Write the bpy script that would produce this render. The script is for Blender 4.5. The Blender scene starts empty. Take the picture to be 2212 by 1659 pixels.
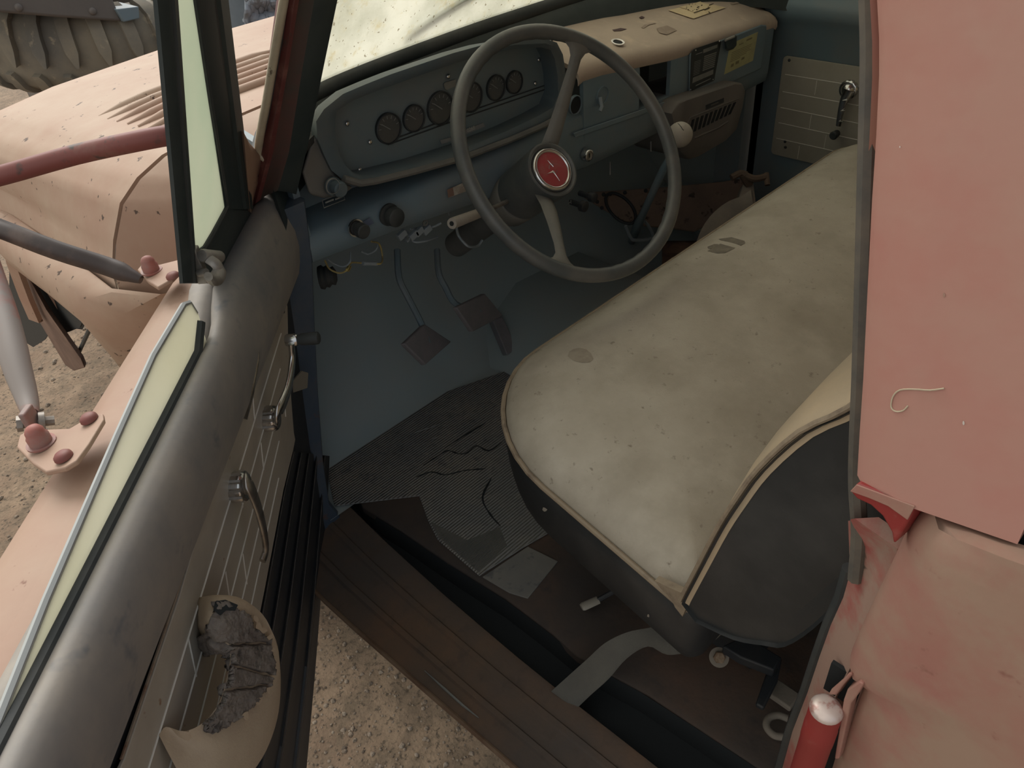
import bpy, bmesh, math, random
from mathutils import Vector, Matrix, noise
random.seed(7)
S = bpy.context.scene
COL = S.collection
V = Vector

# ------------------------------------------------------------------ camera
CAMZ = 2.15
FPX, CX, CY = 1660.0, 1106.0, 829.5
AX = V((0.70376395, -0.48209824, 0.52182142))      # world X seen from the camera (right, down, forward)
AY = V((-0.70590283, -0.39170191, 0.59014473))
AZ = V((-0.08010929, -0.7836778, -0.6159802))
CAM = V((0, 0, CAMZ))
cd = bpy.data.cameras.new('camera')
cam = bpy.data.objects.new('camera', cd)
COL.objects.link(cam)
right = V((AX[0], AY[0], AZ[0])); up = -V((AX[1], AY[1], AZ[1])); fw = V((AX[2], AY[2], AZ[2]))
m = Matrix((right, up, -fw)).transposed().to_4x4()
m.translation = CAM
cam.matrix_world = m
cd.sensor_width = 36.0; cd.sensor_fit = 'HORIZONTAL'; cd.lens = 36.0 * FPX / 2212.0
cd.clip_start = 0.01; cd.clip_end = 200
S.camera = cam

# ------------------------------------------------------------------ sky, sun, exposure
W = bpy.data.worlds.new('sky'); S.world = W; W.use_nodes = True
wn = W.node_tree; wn.nodes.clear()
wo = wn.nodes.new('ShaderNodeOutputWorld'); bg = wn.nodes.new('ShaderNodeBackground')
tc = wn.nodes.new('ShaderNodeTexCoord')
dot = wn.nodes.new('ShaderNodeVectorMath'); dot.operation = 'DOT_PRODUCT'
dot.inputs[1].default_value = V((-0.55, 0.62, 0.55)).normalized()
rmp = wn.nodes.new('ShaderNodeValToRGB')
mp = wn.nodes.new('ShaderNodeMapRange'); mp.inputs[1].default_value = -1; mp.inputs[2].default_value = 1
wn.links.new(tc.outputs['Generated'], dot.inputs[0]); wn.links.new(dot.outputs['Value'], mp.inputs[0])
wn.links.new(mp.outputs[0], rmp.inputs[0]); wn.links.new(rmp.outputs[0], bg.inputs[0]); wn.links.new(bg.outputs[0], wo.inputs[0])
e = rmp.color_ramp.elements
e[0].position = 0.0; e[0].color = (0.26, 0.30, 0.34, 1)
e[1].position = 1.0; e[1].color = (1.0, 0.97, 0.88, 1)
for pos, colr in ((0.40, (0.44, 0.48, 0.53, 1)), (0.62, (0.58, 0.60, 0.60, 1)), (0.82, (0.95, 0.93, 0.86, 1))):
    k = e.new(pos); k.color = colr
bg.inputs[1].default_value = 1.15
sd = bpy.data.lights.new('sun', 'SUN'); sd.energy = 3.3; sd.angle = math.radians(40); sd.color = (1.0, 0.96, 0.90)
sun = bpy.data.objects.new('sun', sd); COL.objects.link(sun)
sun.rotation_euler = (-V((0.22, 0.74, 0.64))).to_track_quat('-Z', 'Y').to_euler()
S.view_settings.view_transform = 'Standard'; S.view_settings.look = 'None'
S.view_settings.gamma = 1.0; S.view_settings.use_curve_mapping = False
S.view_settings.exposure = 0.0
S.cycles.max_bounces = 8; S.cycles.diffuse_bounces = 5; S.cycles.transparent_max_bounces = 12

# ------------------------------------------------------------------ reading places off the photograph (pixels -> points on real planes)
def ray(px, py):
    r = V((px - CX, py - CY, FPX)); return V((r.dot(AX), r.dot(AY), r.dot(AZ)))
def onx(px, py, x): r = ray(px, py); return CAM + r * (x / r.x)
def ony(px, py, y): r = ray(px, py); return CAM + r * (y / r.y)
def onz(px, py, z): r = ray(px, py); return CAM + r * ((z - CAMZ) / r.z)
def onp(px, py, p0, n): r = ray(px, py); n = V(n); return CAM + r * ((V(p0) - CAM).dot(n) / r.dot(n))
HX, HY = 0.476, 1.064                                # the door hinge
DD = V((-0.6894, -0.7244, 0)); DN = V((0.7244, -0.6894, 0))
def D(u, n, w): return V((HX, HY, 0)) + DD * u + DN * n + V((0, 0, w))
def DP(px, py, n0=0.0, tilt=0.0, w0=1.66):          # on the door plane n = n0 + tilt*(w0-w)
    nn = DN + V((0, 0, tilt)); p0 = D(0, n0, w0); return onp(px, py, p0, nn)
def dl(p):
    q = V(p) - V((HX, HY, 0)); return V((q.dot(DD), q.dot(DN), p[2]))

# ------------------------------------------------------------------ materials
def s2l(r, g, b):
    f = lambda c: (c / 255 / 12.92) if c / 255 <= 0.04045 else ((c / 255 + 0.055) / 1.055) ** 2.4
    return (f(r), f(g), f(b), 1)
def mat(name, base, second=None, sscale=6.0, smix=(0.42, 0.62), spots=None, pscale=45.0, pth=(0.62, 0.72), rough=0.7, metal=0.0,
        bump=0.0, bscale=120.0, wave=0, spec=0.5, coat=0.0, stretch=None, third=None, tscale=2.0, tmix=(0.45, 0.65)):
    M = bpy.data.materials.new(name); M.use_nodes = True
    nt = M.node_tree; b = nt.nodes['Principled BSDF']
    b.inputs['Roughness'].default_value = rough; b.inputs['Metallic'].default_value = metal
    b.inputs['Specular IOR Level'].default_value = spec; b.inputs['Coat Weight'].default_value = coat
    tcn = nt.nodes.new('ShaderNodeTexCoord'); vec = tcn.outputs['Object']
    if stretch:
        mpn = nt.nodes.new('ShaderNodeMapping'); mpn.inputs['Scale'].default_value = stretch
        nt.links.new(vec, mpn.inputs[0]); vec = mpn.outputs[0]
    cur = None
    def layer(col, scale, rng, detail=6.0):
        nonlocal cur
        n = nt.nodes.new('ShaderNodeTexNoise'); n.inputs['Scale'].default_value = scale; n.inputs['Detail'].default_value = detail
        n.inputs['Roughness'].default_value = 0.65
        nt.links.new(vec, n.inputs['Vector'])
        r = nt.nodes.new('ShaderNodeMapRange'); r.inputs[1].default_value = rng[0]; r.inputs[2].default_value = rng[1]
        nt.links.new(n.outputs['Fac'], r.inputs[0])
        x = nt.nodes.new('ShaderNodeMix'); x.data_type = 'RGBA'
        nt.links.new(r.outputs[0], x.inputs[0])
        if cur is None: x.inputs[6].default_value = base
        else: nt.links.new(cur, x.inputs[6])
        x.inputs[7].default_value = col; cur = x.outputs[2]
    if second: layer(second, sscale, smix)
    if third: layer(third, tscale, tmix)
    if spots: layer(spots, pscale, pth, 3.0)
    if cur is None: b.inputs['Base Color'].default_value = base
    else: nt.links.new(cur, b.inputs['Base Color'])
    if bump > 0:
        n = nt.nodes.new('ShaderNodeTexNoise'); n.inputs['Scale'].default_value = bscale; n.inputs['Detail'].default_value = 5
        nt.links.new(vec, n.inputs['Vector'])
        bp = nt.nodes.new('ShaderNodeBump'); bp.inputs['Strength'].default_value = bump; bp.inputs['Distance'].default_value = 0.004
        nt.links.new(n.outputs['Fac'], bp.inputs['Height']); nt.links.new(bp.outputs[0], b.inputs['Normal'])
    if wave:
        n = nt.nodes.new('ShaderNodeTexWave'); n.bands_direction = 'Y'; n.inputs['Scale'].default_value = wave; n.inputs['Distortion'].default_value = .3
        nt.links.new(vec, n.inputs['Vector'])
        bp = nt.nodes.new('ShaderNodeBump'); bp.inputs['Strength'].default_value = .8; bp.inputs['Distance'].default_value = .003
        nt.links.new(n.outputs['Fac'], bp.inputs['Height'])
        if b.inputs['Normal'].links: nt.links.new(b.inputs['Normal'].links[0].from_socket, bp.inputs['Normal'])
        nt.links.new(bp.outputs[0], b.inputs['Normal'])
    return M
def L(r, g, b): return (r, g, b, 1)
MT = {}
MT['ground'] = mat('gravelly dirt', L(.215, .148, .10), L(.29, .208, .14), 3, (.4, .6), L(.10, .075, .052), 60, (.54, .66), .95, bump=1.0, bscale=90, third=L(.17, .125, .085), tscale=14)
MT['pebble'] = mat('pebbles', L(.22, .165, .12), L(.30, .245, .19), 60, (.4, .6), L(.12, .09, .066), 40, (.5, .6), .9)
MT['hood'] = mat('faded dusty red hood paint', L(.365, .24, .17), L(.41, .30, .22), 5, (.35, .65), L(.08, .05, .035), 42, (.665, .70), .7, third=L(.34, .20, .14), tscale=1.7, bump=.08, bscale=60)
MT['skin'] = mat('faded dusty red door paint', L(.335, .21, .155), L(.36, .25, .185), 6, (.35, .65), L(.2, .10, .07), 50, (.68, .74), .65, bump=.06, bscale=80)
MT['pink'] = mat('faded red cab paint', L(.44, .215, .18), L(.43, .245, .195), 4, (.35, .65), None, rough=.55, bump=.05, bscale=90, third=L(.43, .155, .13), tscale=3.2, tmix=(.45, .7))
MT['pinkdust'] = mat('dust filmed red cab paint', L(.36, .165, .135), L(.36, .24, .18), 9, (.42, .62), L(.25, .11, .085), 40, (.66, .76), .65, bump=.08, bscale=90, third=L(.36, .19, .145), tscale=3)
MT['jamb'] = mat('dusty red jamb', L(.34, .22, .175), L(.34, .10, .085), 11, (.47, .6), L(.10, .07, .05), 38, (.66, .72), .65, bump=.1)
MT['red'] = mat('red paint', L(.27, .03, .028), L(.34, .15, .12), 14, (.55, .75), None, rough=.5)
MT['redtube'] = mat('weathered red tube paint', L(.17, .045, .038), L(.22, .14, .11), 7, (.46, .70), L(.05, .035, .03), 30, (.6, .7), .6)
MT['darktube'] = mat('dark worn tube paint', L(.060, .045, .042), L(.16, .11, .09), 8, (.48, .7), L(.30, .08, .06), 18, (.62, .7), .55)
MT['redgrey'] = mat('red and grey peeling tube paint', L(.30, .10, .08), L(.22, .19, .175), 7, (.42, .58), None, rough=.6)
MT['teal'] = mat('dark slate interior paint', L(.15, .21, .245), L(.18, .21, .225), 7, (.4, .65), None, rough=.55, bump=.04)  # slate lightened so the colour carries the hazy veil over the interior
MT['navy'] = mat('dark blue pillar paint', L(.055, .08, .115), L(.085, .10, .12), 9, (.45, .65), L(.14, .075, .05), 24, (.66, .74), .5)
MT['black'] = mat('black rubber', L(.030, .036, .038), L(.055, .058, .056), 9, (.45, .65), None, rough=.6)
MT['frame'] = mat('black window frame paint', L(.024, .036, .038), L(.04, .052, .052), 8, (.45, .65), None, rough=.5)
MT['sill'] = mat('dusty black window sill paint', L(.22, .21, .20), L(.30, .27, .235), 9, (.38, .66), L(.15, .155, .165), 26, (.60, .75), .6, bump=.05, third=L(.14, .15, .165), tscale=4, tmix=(.5, .75))
MT['inner'] = mat('black inner door paint', L(.026, .030, .036), L(.045, .045, .045), 9, (.45, .65), None, rough=.55)
MT['card'] = mat('grey beige vinyl door card', L(.42, .385, .325), L(.36, .32, .265), 9, (.4, .65), L(.25, .15, .09), 40, (.70, .75), .5)
MT['groove'] = mat('pale score line', L(.62, .60, .55), rough=.6)
MT['beige'] = mat('beige vinyl', L(.46, .37, .265), L(.40, .31, .22), 12, (.4, .65), None, rough=.6, bump=.15, bscale=400)
MT['foam'] = mat('torn grey foam', L(.145, .125, .11), L(.20, .175, .15), 30, (.4, .65), L(.05, .045, .04), 40, (.58, .7), .95, bump=.8, bscale=150)
MT['glassedge'] = mat('grey glass edge', L(.34, .36, .36), rough=.4)
MT['chrome'] = mat('worn chrome', L(.62, .62, .62), L(.40, .38, .35), 20, (.5, .7), None, rough=.22, metal=1.0)
MT['chromedull'] = mat('dull pitted chrome', L(.50, .48, .45), L(.30, .27, .24), 30, (.45, .65), None, rough=.38, metal=1.0)
MT['steel'] = mat('dusty grey steel', L(.32, .30, .27), L(.20, .18, .16), 20, (.45, .65), None, rough=.5, metal=.5)
MT['seat'] = mat('dusty cream seat vinyl', L(.44, .395, .32), L(.52, .475, .395), 12, (.36, .66), L(.27, .23, .18), 55, (.64, .74), .6, bump=.12, bscale=300, third=L(.35, .31, .245), tscale=5, tmix=(.46, .70))
MT['seatback'] = mat('tan seat back vinyl', L(.50, .39, .26), L(.42, .34, .24), 9, (.4, .65), None, rough=.55, bump=.08, bscale=200)
MT['vinyl'] = mat('black side vinyl', L(.026, .029, .031), L(.045, .047, .048), 7, (.45, .65), L(.13, .125, .115), 18, (.73, .78), .5, bump=.05, bscale=300)
MT['piping'] = mat('tan piping', L(.30, .24, .17), L(.16, .12, .09), 30, (.5, .7), None, rough=.6)
MT['dashtop'] = mat('dust covered tan dash paint', L(.46, .37, .295), L(.40, .32, .26), 7, (.4, .65), L(.55, .44, .34), 12, (.58, .7), .7, bump=.06)
MT['dashdust'] = mat('cracked dusty black dash pad', L(.016, .019, .02), L(.07, .07, .068), 16, (.46, .62), None, rough=.7, bump=.4, bscale=60, stretch=(1, 3, 1))
MT['wheel'] = mat('black bakelite wheel', L(.075, .084, .086), L(.13, .127, .118), 9, (.4, .66), None, rough=.42, bump=.03)
MT['wheeldust'] = mat('dusty dark wheel spoke', L(.16, .155, .14), L(.115, .117, .112), 10, (.45, .65), None, rough=.6)
MT['rust'] = mat('rusty brown sill', L(.115, .078, .054), L(.17, .095, .055), 5, (.42, .68), L(.08, .058, .045), 26, (.55, .75), .85, bump=.2, third=L(.085, .068, .058), tscale=3, tmix=(.42, .66))
MT['rustcover'] = mat('dull rusted cover', L(.24, .165, .125), L(.17, .125, .10), 7, (.4, .65), L(.05, .04, .035), 30, (.6, .68), .85, bump=.15)
MT['rustgrey'] = mat('dusty brown casting', L(.26, .225, .185), L(.19, .165, .14), 9, (.4, .65), None, rough=.85, bump=.15)
MT['mat'] = mat('dusty black floor rubber', L(.17, .165, .155), L(.22, .205, .18), 7, (.42, .66), L(.12, .12, .12), 30, (.58, .68), .85, bump=.15)  # dusty rubber, lifted further for the veil of glare painted into it
MT['belt'] = mat('grey seat belt webbing', L(.125, .118, .10), L(.095, .090, .08), 9, (.4, .65), None, rough=.85, bump=.3, bscale=500)
MT['dark'] = mat('dark void', L(.012, .015, .017), rough=.9)
MT['cream'] = mat('cream sun bleached rubber', L(.50, .43, .31), L(.42, .35, .25), 20, (.45, .65), L(.15, .12, .08), 50, (.68, .74), .7, bump=.2)
MT['tyre'] = mat('dusty old tyre rubber', L(.25, .215, .16), L(.155, .145, .125), 4, (.4, .65), L(.34, .29, .21), 22, (.62, .74), .85, bump=.08)
MT['machine'] = mat('grey brown machine panel', L(.15, .13, .115), L(.12, .105, .095), 3, (.4, .65), None, rough=.6)
MT['bluegrey'] = mat('blue grey barrel paint', L(.13, .155, .18), L(.09, .11, .13), 4, (.4, .65), None, rough=.6)
MT['cloth'] = mat('crumpled blue grey cloth', L(.26, .29, .33), L(.20, .22, .25), 9, (.4, .65), None, rough=.8)
MT['paper'] = mat('cream paper card', L(.66, .53, .33), L(.58, .46, .29), 20, (.45, .65), None, rough=.8)
MT['yellow'] = mat('yellowed notice paper', L(.42, .40, .20), L(.36, .33, .18), 25, (.45, .65), None, rough=.8)
MT['ink'] = mat('dark print', L(.03, .022, .02), rough=.8)
MT['stain'] = mat('dark purple scorch stain', L(.075, .04, .042), rough=.8)
MT['footprint'] = mat('dark dust print', L(.19, .165, .13), L(.25, .22, .17), 40, (.45, .6), None, rough=.7)
MT['plate'] = mat('dull aluminium label', L(.24, .24, .225), L(.17, .175, .17), 25, (.45, .65), None, rough=.5, metal=.3)
MT['faint'] = mat('faint grey marking', L(.22, .225, .22), rough=.7)
MT['emblem'] = mat('faded red emblem', L(.36, .06, .065), L(.34, .12, .11), 40, (.5, .7), None, rough=.35)
MT['silver'] = mat('silver emblem lines', L(.80, .78, .76), rough=.3, metal=.6)
MT['ywire'] = mat('yellow wire', L(.42, .34, .12), L(.22, .18, .09), 30, (.45, .65), None, rough=.6)
MT['gwire'] = mat('grey wire', L(.25, .29, .31), rough=.6)
MT['knob'] = mat('dusty grey knob', L(.36, .33, .28), L(.29, .26, .23), 9, (.4, .65), None, rough=.6)
MT['heater'] = mat('dusty brown heater paint', L(.145, .128, .115), L(.115, .108, .10), 7, (.4, .65), None, rough=.7)
MT['leaf'] = mat('brown dry scrap', L(.22, .13, .085), L(.15, .09, .065), 20, (.45, .65), None, rough=.85)
MT['flap'] = mat('black mud flap rubber', L(.022, .022, .020), rough=.8)
MT['silverpaint'] = mat('silver grey interior metal', L(.27, .26, .225), L(.22, .21, .185), 8, (.4, .65), None, rough=.6)

MT['pillarred'] = mat('worn dark red pillar edge', L(.12, .03, .028), L(.26, .12, .095), 14, (.5, .72), L(.06, .04, .035), 40, (.62, .72), .5)
MT['foot'] = mat('footwell lining with painted haze', L(.32, .39, .40), L(.35, .385, .375), 4, (.4, .65), None, rough=.7, bump=.04)  # lighter than the other interior paint: haze in the footwell put into the colour
MT['bezel'] = mat('slate binnacle bezel', L(.085, .115, .13), L(.11, .127, .13), 12, (.45, .65), None, rough=.55)
MT['ribmat'] = mat('ribbed dusty floor rubber', L(.19, .19, .185), L(.26, .24, .21), 7, (.42, .66), L(.14, .14, .14), 30, (.58, .72), .85, bump=.1, wave=48)  # dusty rubber with the hazy lift of the footwell painted in
MT['heel'] = mat('hatched heel pad rubber', L(.16, .155, .145), L(.20, .185, .165), 9, (.42, .66), None, rough=.85, wave=130)
MT['domecap'] = mat('worn pinkish metal dome', L(.62, .52, .48), L(.45, .25, .22), 90, (.5, .62), None, rough=.35, metal=.35)
MT['lip'] = mat('rusty tan sill edge', L(.19, .125, .08), L(.13, .075, .045), 14, (.42, .62), None, rough=.85)
MT['shadedrust'] = mat('shade darkened rusty cab floor', L(.066, .05, .04), L(.10, .06, .042), 5, (.42, .68), L(.05, .04, .035), 26, (.55, .75), .9, bump=.2, third=L(.05, .042, .038), tscale=3)  # rust darkened to hold the shade of the cab back
MT['rib'] = mat('worn rib edge', L(.10, .085, .075), L(.045, .045, .045), 40, (.45, .6), rough=.6)
MT['smudge'] = mat('dust smudge', L(.32, .25, .20), L(.38, .3, .24), 60, (.4, .65), rough=.8)
MT['dial'] = mat('dim gauge dial', L(.085, .085, .08), L(.06, .068, .07), 20, (.4, .65), rough=.5)
MT['st'] = mat('seat stain', L(.34, .295, .235), L(.40, .35, .28), 60, (.4, .6), rough=.7)

def windshield_material():
    M = bpy.data.materials.new('filthy windshield glass'); M.use_nodes = True
    nt = M.node_tree; nt.nodes.clear(); o = nt.nodes.new('ShaderNodeOutputMaterial')
    tr = nt.nodes.new('ShaderNodeBsdfTranslucent'); di = nt.nodes.new('ShaderNodeBsdfDiffuse'); tp = nt.nodes.new('ShaderNodeBsdfTransparent')
    t = nt.nodes.new('ShaderNodeTexCoord')
    cur = None
    def noi(sc, a, b, det=8):
        n = nt.nodes.new('ShaderNodeTexNoise'); n.inputs['Scale'].default_value = sc; n.inputs['Detail'].default_value = det; n.inputs['Roughness'].default_value = .7
        nt.links.new(t.outputs['Object'], n.inputs[0])
        r = nt.nodes.new('ShaderNodeMapRange'); r.inputs[1].default_value = a; r.inputs[2].default_value = b
        nt.links.new(n.outputs['Fac'], r.inputs[0]); return r.outputs[0]
    def mx(f, a, b):
        x = nt.nodes.new('ShaderNodeMix'); x.data_type = 'RGBA'; nt.links.new(f, x.inputs[0])
        for i, v in ((6, a), (7, b)):
            if isinstance(v, tuple): x.inputs[i].default_value = v
            else: nt.links.new(v, x.inputs[i])
        return x.outputs[2]
    c = mx(noi(6, .38, .62), L(.55, .555, .475), L(.74, .74, .665))
    c = mx(noi(30, .56, .68), c, L(.60, .54, .36))
    c = mx(noi(110, .66, .70, 2), c, L(.22, .18, .11))
    nt.links.new(c, tr.inputs[0]); nt.links.new(c, di.inputs[0])
    m1 = nt.nodes.new('ShaderNodeMixShader'); m1.inputs[0].default_value = .12
    nt.links.new(tr.outputs[0], m1.inputs[1]); nt.links.new(di.outputs[0], m1.inputs[2])
    m2 = nt.nodes.new('ShaderNodeMixShader'); m2.inputs[0].default_value = .17
    nt.links.new(m1.outputs[0], m2.inputs[1]); nt.links.new(tp.outputs[0], m2.inputs[2])
    nt.links.new(m2.outputs[0], o.inputs[0]); return M
MT['windshield'] = windshield_material()
def dusty_glass(name, c1, c2):
    M = bpy.data.materials.new(name); M.use_nodes = True
    nt = M.node_tree; nt.nodes.clear(); o = nt.nodes.new('ShaderNodeOutputMaterial')
    tr = nt.nodes.new('ShaderNodeBsdfTranslucent'); di = nt.nodes.new('ShaderNodeBsdfDiffuse')
    t = nt.nodes.new('ShaderNodeTexCoord'); n = nt.nodes.new('ShaderNodeTexNoise'); n.inputs['Scale'].default_value = 6; n.inputs['Detail'].default_value = 8
    nt.links.new(t.outputs['Object'], n.inputs[0])
    r = nt.nodes.new('ShaderNodeMapRange'); r.inputs[1].default_value = .35; r.inputs[2].default_value = .65; nt.links.new(n.outputs['Fac'], r.inputs[0])
    x = nt.nodes.new('ShaderNodeMix'); x.data_type = 'RGBA'; nt.links.new(r.outputs[0], x.inputs[0]); x.inputs[6].default_value = c1; x.inputs[7].default_value = c2
    nt.links.new(x.outputs[2], tr.inputs[0]); nt.links.new(x.outputs[2], di.inputs[0])
    m = nt.nodes.new('ShaderNodeMixShader'); m.inputs[0].default_value = .28
    nt.links.new(tr.outputs[0], m.inputs[1]); nt.links.new(di.outputs[0], m.inputs[2])
    g = nt.nodes.new('ShaderNodeBsdfGlossy'); g.inputs['Roughness'].default_value = .25
    m2 = nt.nodes.new('ShaderNodeMixShader'); m2.inputs[0].default_value = .04
    nt.links.new(m.outputs[0], m2.inputs[1]); nt.links.new(g.outputs[0], m2.inputs[2]); nt.links.new(m2.outputs[0], o.inputs[0]); return M
MT['glass'] = dusty_glass('dusty pale window glass', L(.86, .86, .74), L(.90, .90, .80))
MT['ventglass'] = dusty_glass('dusty green vent glass', L(.70, .77, .66), L(.80, .82, .72))

# ------------------------------------------------------------------ mesh helpers
class MB:
    def __init__(s): s.b = bmesh.new()
    def v(s, p): return s.b.verts.new(V(p))
    def face(s, ps):
        try: return s.b.faces.new([s.v(p) for p in ps])
        except ValueError: return None
    def loft(s, rings, closed=True, caps=True, loop=False):
        R = [[s.v(p) for p in r] for r in rings]
        n = len(R[0])
        for i in range(len(R) - (0 if loop else 1)):
            a, b = R[i], R[(i + 1) % len(R)]
            for j in range(n if closed else n - 1):
                k = (j + 1) % n
                try: s.b.faces.new((a[j], a[k], b[k], b[j]))
                except ValueError: pass
        if caps and closed and not loop:
            for r in (R[0], R[-1]):
                try: s.b.faces.new(r)
                except ValueError: pass
        return s
    def tube(s, pts, r, n=10, caps=True, ups=None, flat=1.0):
        pts = [V(p) for p in pts]; rr = r if isinstance(r, (list, tuple)) else [r] * len(pts)
        rings = []; prev = None
        for i, p in enumerate(pts):
            t = (pts[min(i + 1, len(pts) - 1)] - pts[max(i - 1, 0)]).normalized()
            if prev is None:
                a = V((0, 0, 1)) if abs(t.z) < .9 else V((1, 0, 0))
                x = t.cross(a).normalized()
            else:
                x = (prev - t * prev.dot(t)).normalized()
            prev = x; y = t.cross(x)
            rings.append([p + (x * math.cos(q) + y * math.sin(q) * flat) * rr[i] for q in [2 * math.pi * j / n for j in range(n)]])
        return s.loft(rings, True, caps)
    def lathe(s, c, axis, prof, n=24, x=None, caps=True):      # prof: (distance along axis, radius)
        c = V(c); a = V(axis).normalized()
        if x is None: x = a.cross(V((0, 0, 1)) if abs(a.z) < .9 else V((1, 0, 0)))
        x = (V(x) - a * V(x).dot(a)).normalized(); y = a.cross(x)
        rings = [[c + a * h + (x * math.cos(q) + y * math.sin(q)) * max(r, 1e-5) for q in [2 * math.pi * j / n for j in range(n)]] for h, r in prof]
        return s.loft(rings, True, caps)
    def prism(s, poly, off):                                   # poly extruded by a vector
        off = V(off); s.loft([[V(p) for p in poly], [V(p) + off for p in poly]], True, True); return s
    def box(s, c, x, y, z):                                    # centre and three half-axis vectors
        c, x, y, z = V(c), V(x), V(y), V(z)
        s.prism([c - x - y - z, c + x - y - z, c + x + y - z, c - x + y - z], z * 2); return s
    def grid(s, f, nu, nv, u0=0, u1=1, v0=0, v1=1):
        s.loft([[f(u0 + (u1 - u0) * i / nu, v0 + (v1 - v0) * j / nv) for j in range(nv + 1)] for i in range(nu + 1)], False, False); return s
    def solid(s, rows, t):                                     # sheet of points thickened by vector t
        t = V(t); n = len(rows[0])
        rings = [[V(p) for p in r] + [V(p) + t for p in reversed(r)] for r in rows]
        return s.loft(rings, True, True)
    def build(s, name, m, parent=None, smooth=40, bevel=0, label=None, sub=0, disp=0):
        b = s.b
        bmesh.ops.recalc_face_normals(b, faces=b.faces)
        me = bpy.data.meshes.new(name)
        org = parent_loc(parent) if parent else None
        if org is None:
            vs = [v.co for v in b.verts]
            org = V(((min(v.x for v in vs) + max(v.x for v in vs)) / 2, (min(v.y for v in vs) + max(v.y for v in vs)) / 2, min(v.z for v in vs)))
        bmesh.ops.translate(b, verts=b.verts, vec=-org)
        b.to_mesh(me); b.free()
        o = bpy.data.objects.new(name, me); COL.objects.link(o)
        if parent: o.parent = parent
        else: o.location = org
        me.materials.append(MT[m] if isinstance(m, str) else m)
        if smooth:
            me.shade_smooth()
            me.set_sharp_from_angle(angle=math.radians(smooth))
        if bevel:
            mo = o.modifiers.new('bevel', 'BEVEL'); mo.width = bevel; mo.segments = 3; mo.limit_method = 'ANGLE'; mo.angle_limit = math.radians(40)
        if sub:
            mo = o.modifiers.new('sub', 'SUBSURF'); mo.levels = sub; mo.render_levels = sub
        if label: o['label'] = label
        return o
def parent_loc(p):
    l = V((0, 0, 0))
    while p: l += p.location; p = p.parent
    return l
def thing(name, label, cat, loc, group=None):
    o = bpy.data.objects.new(name, None); COL.objects.link(o); o.location = V(loc); o.empty_display_size = .05
    o['label'] = label; o['category'] = cat
    if group: o['group'] = group
    return o
def tag(o, label, cat, group=None, kind=None):
    if label: o['label'] = label
    if cat: o['category'] = cat
    if group: o['group'] = group
    if kind: o['kind'] = kind
    return o
def lerp(a, b, t): return a + (b - a) * t
def poly_at(pts, t):                                           # pts: list of (t, value...) piecewise linear
    for i in range(len(pts) - 1):
        if t <= pts[i + 1][0]:
            k = (t - pts[i][0]) / (pts[i + 1][0] - pts[i][0]); return [lerp(a, b, max(k, 0)) for a, b in zip(pts[i][1:], pts[i + 1][1:])]
    return list(pts[-1][1:])
def crv(pts, n=6):                                             # Catmull-Rom through points
    P = [V(p) for p in pts]; P = [P[0] * 2 - P[1]] + P + [P[-1] * 2 - P[-2]]; out = []
    for i in range(1, len(P) - 2):
        for k in range(n):
            t = k / n; a, b, c, d = P[i - 1:i + 3]
            out.append(.5 * ((2 * b) + (c - a) * t + (2 * a - 5 * b + 4 * c - d) * t * t + (3 * b - a - 3 * c + d) * t ** 3))
    out.append(P[-2]); return out
def rrect(x0, x1, y0, y1, rad, n=6):                           # rounded rectangle, radii at (x0y0, x1y0, x1y1, x0y1)
    out = []
    for (cx, cy, sx, sy, a0), r in zip(((x0, y0, 1, 1, 180), (x1, y0, -1, 1, 270), (x1, y1, -1, -1, 0), (x0, y1, 1, -1, 90)), rad):
        r = min(max(r, .0005), abs(y1 - y0) * .49, abs(x1 - x0) * .49)
        for k in range(n + 1):
            a = math.radians(a0 + 90 * k / n); out.append((cx + sx * r + r * math.cos(a), cy + sy * r + r * math.sin(a)))
    return out
def text(name, body, size, m, origin, x, y, parent, depth=.0004):   # lettering lying on the plane spanned by x and y, growing from origin
    c = bpy.data.curves.new(name, 'FONT'); c.body = body; c.size = size; c.extrude = depth; c.align_x = 'CENTER'; c.align_y = 'CENTER'
    o = bpy.data.objects.new(name, c); COL.objects.link(o)
    me = bpy.data.meshes.new_from_object(o.evaluated_get(bpy.context.evaluated_depsgraph_get()))
    bpy.data.objects.remove(o)
    x = V(x).normalized(); y = (V(y) - x * V(y).dot(x)).normalized(); z = x.cross(y)
    M4 = Matrix((x, y, z)).transposed().to_4x4(); M4.translation = V(origin) - parent_loc(parent)
    me.transform(M4); me.name = name
    o = bpy.data.objects.new(name, me); COL.objects.link(o); o.parent = parent
    me.materials.clear(); me.materials.append(MT[m]); return o
def disc(mb, c, axis, r, h=.002, n=20): return mb.lathe(c, axis, [(0, r), (h, r)], n)
def screw(name, c, axis, r, m, parent, label=None):            # pan head with a cross slot
    b = MB(); a = V(axis).normalized(); b.lathe(c, a, [(0, r), (r * .35, r * .95), (r * .6, r * .7), (r * .72, r * .35), (r * .72, 0.0001)], 16)
    o = b.build(name, m, parent, label=label); return o
from mathutils.bvhtree import BVHTree
bpy.context.view_layer.update()
def bvh(o):
    me = o.data; off = parent_loc(o)
    return BVHTree.FromPolygons([v.co + off for v in me.vertices], [tuple(p.vertices) for p in me.polygons])
def hit(tree, px, py, off=.0006):
    d = ray(px, py).normalized(); h = tree.ray_cast(CAM, d)
    if h[0] is None: return None
    n = h[1] if h[1].dot(d) < 0 else -h[1]
    return h[0] + n * off
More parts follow.
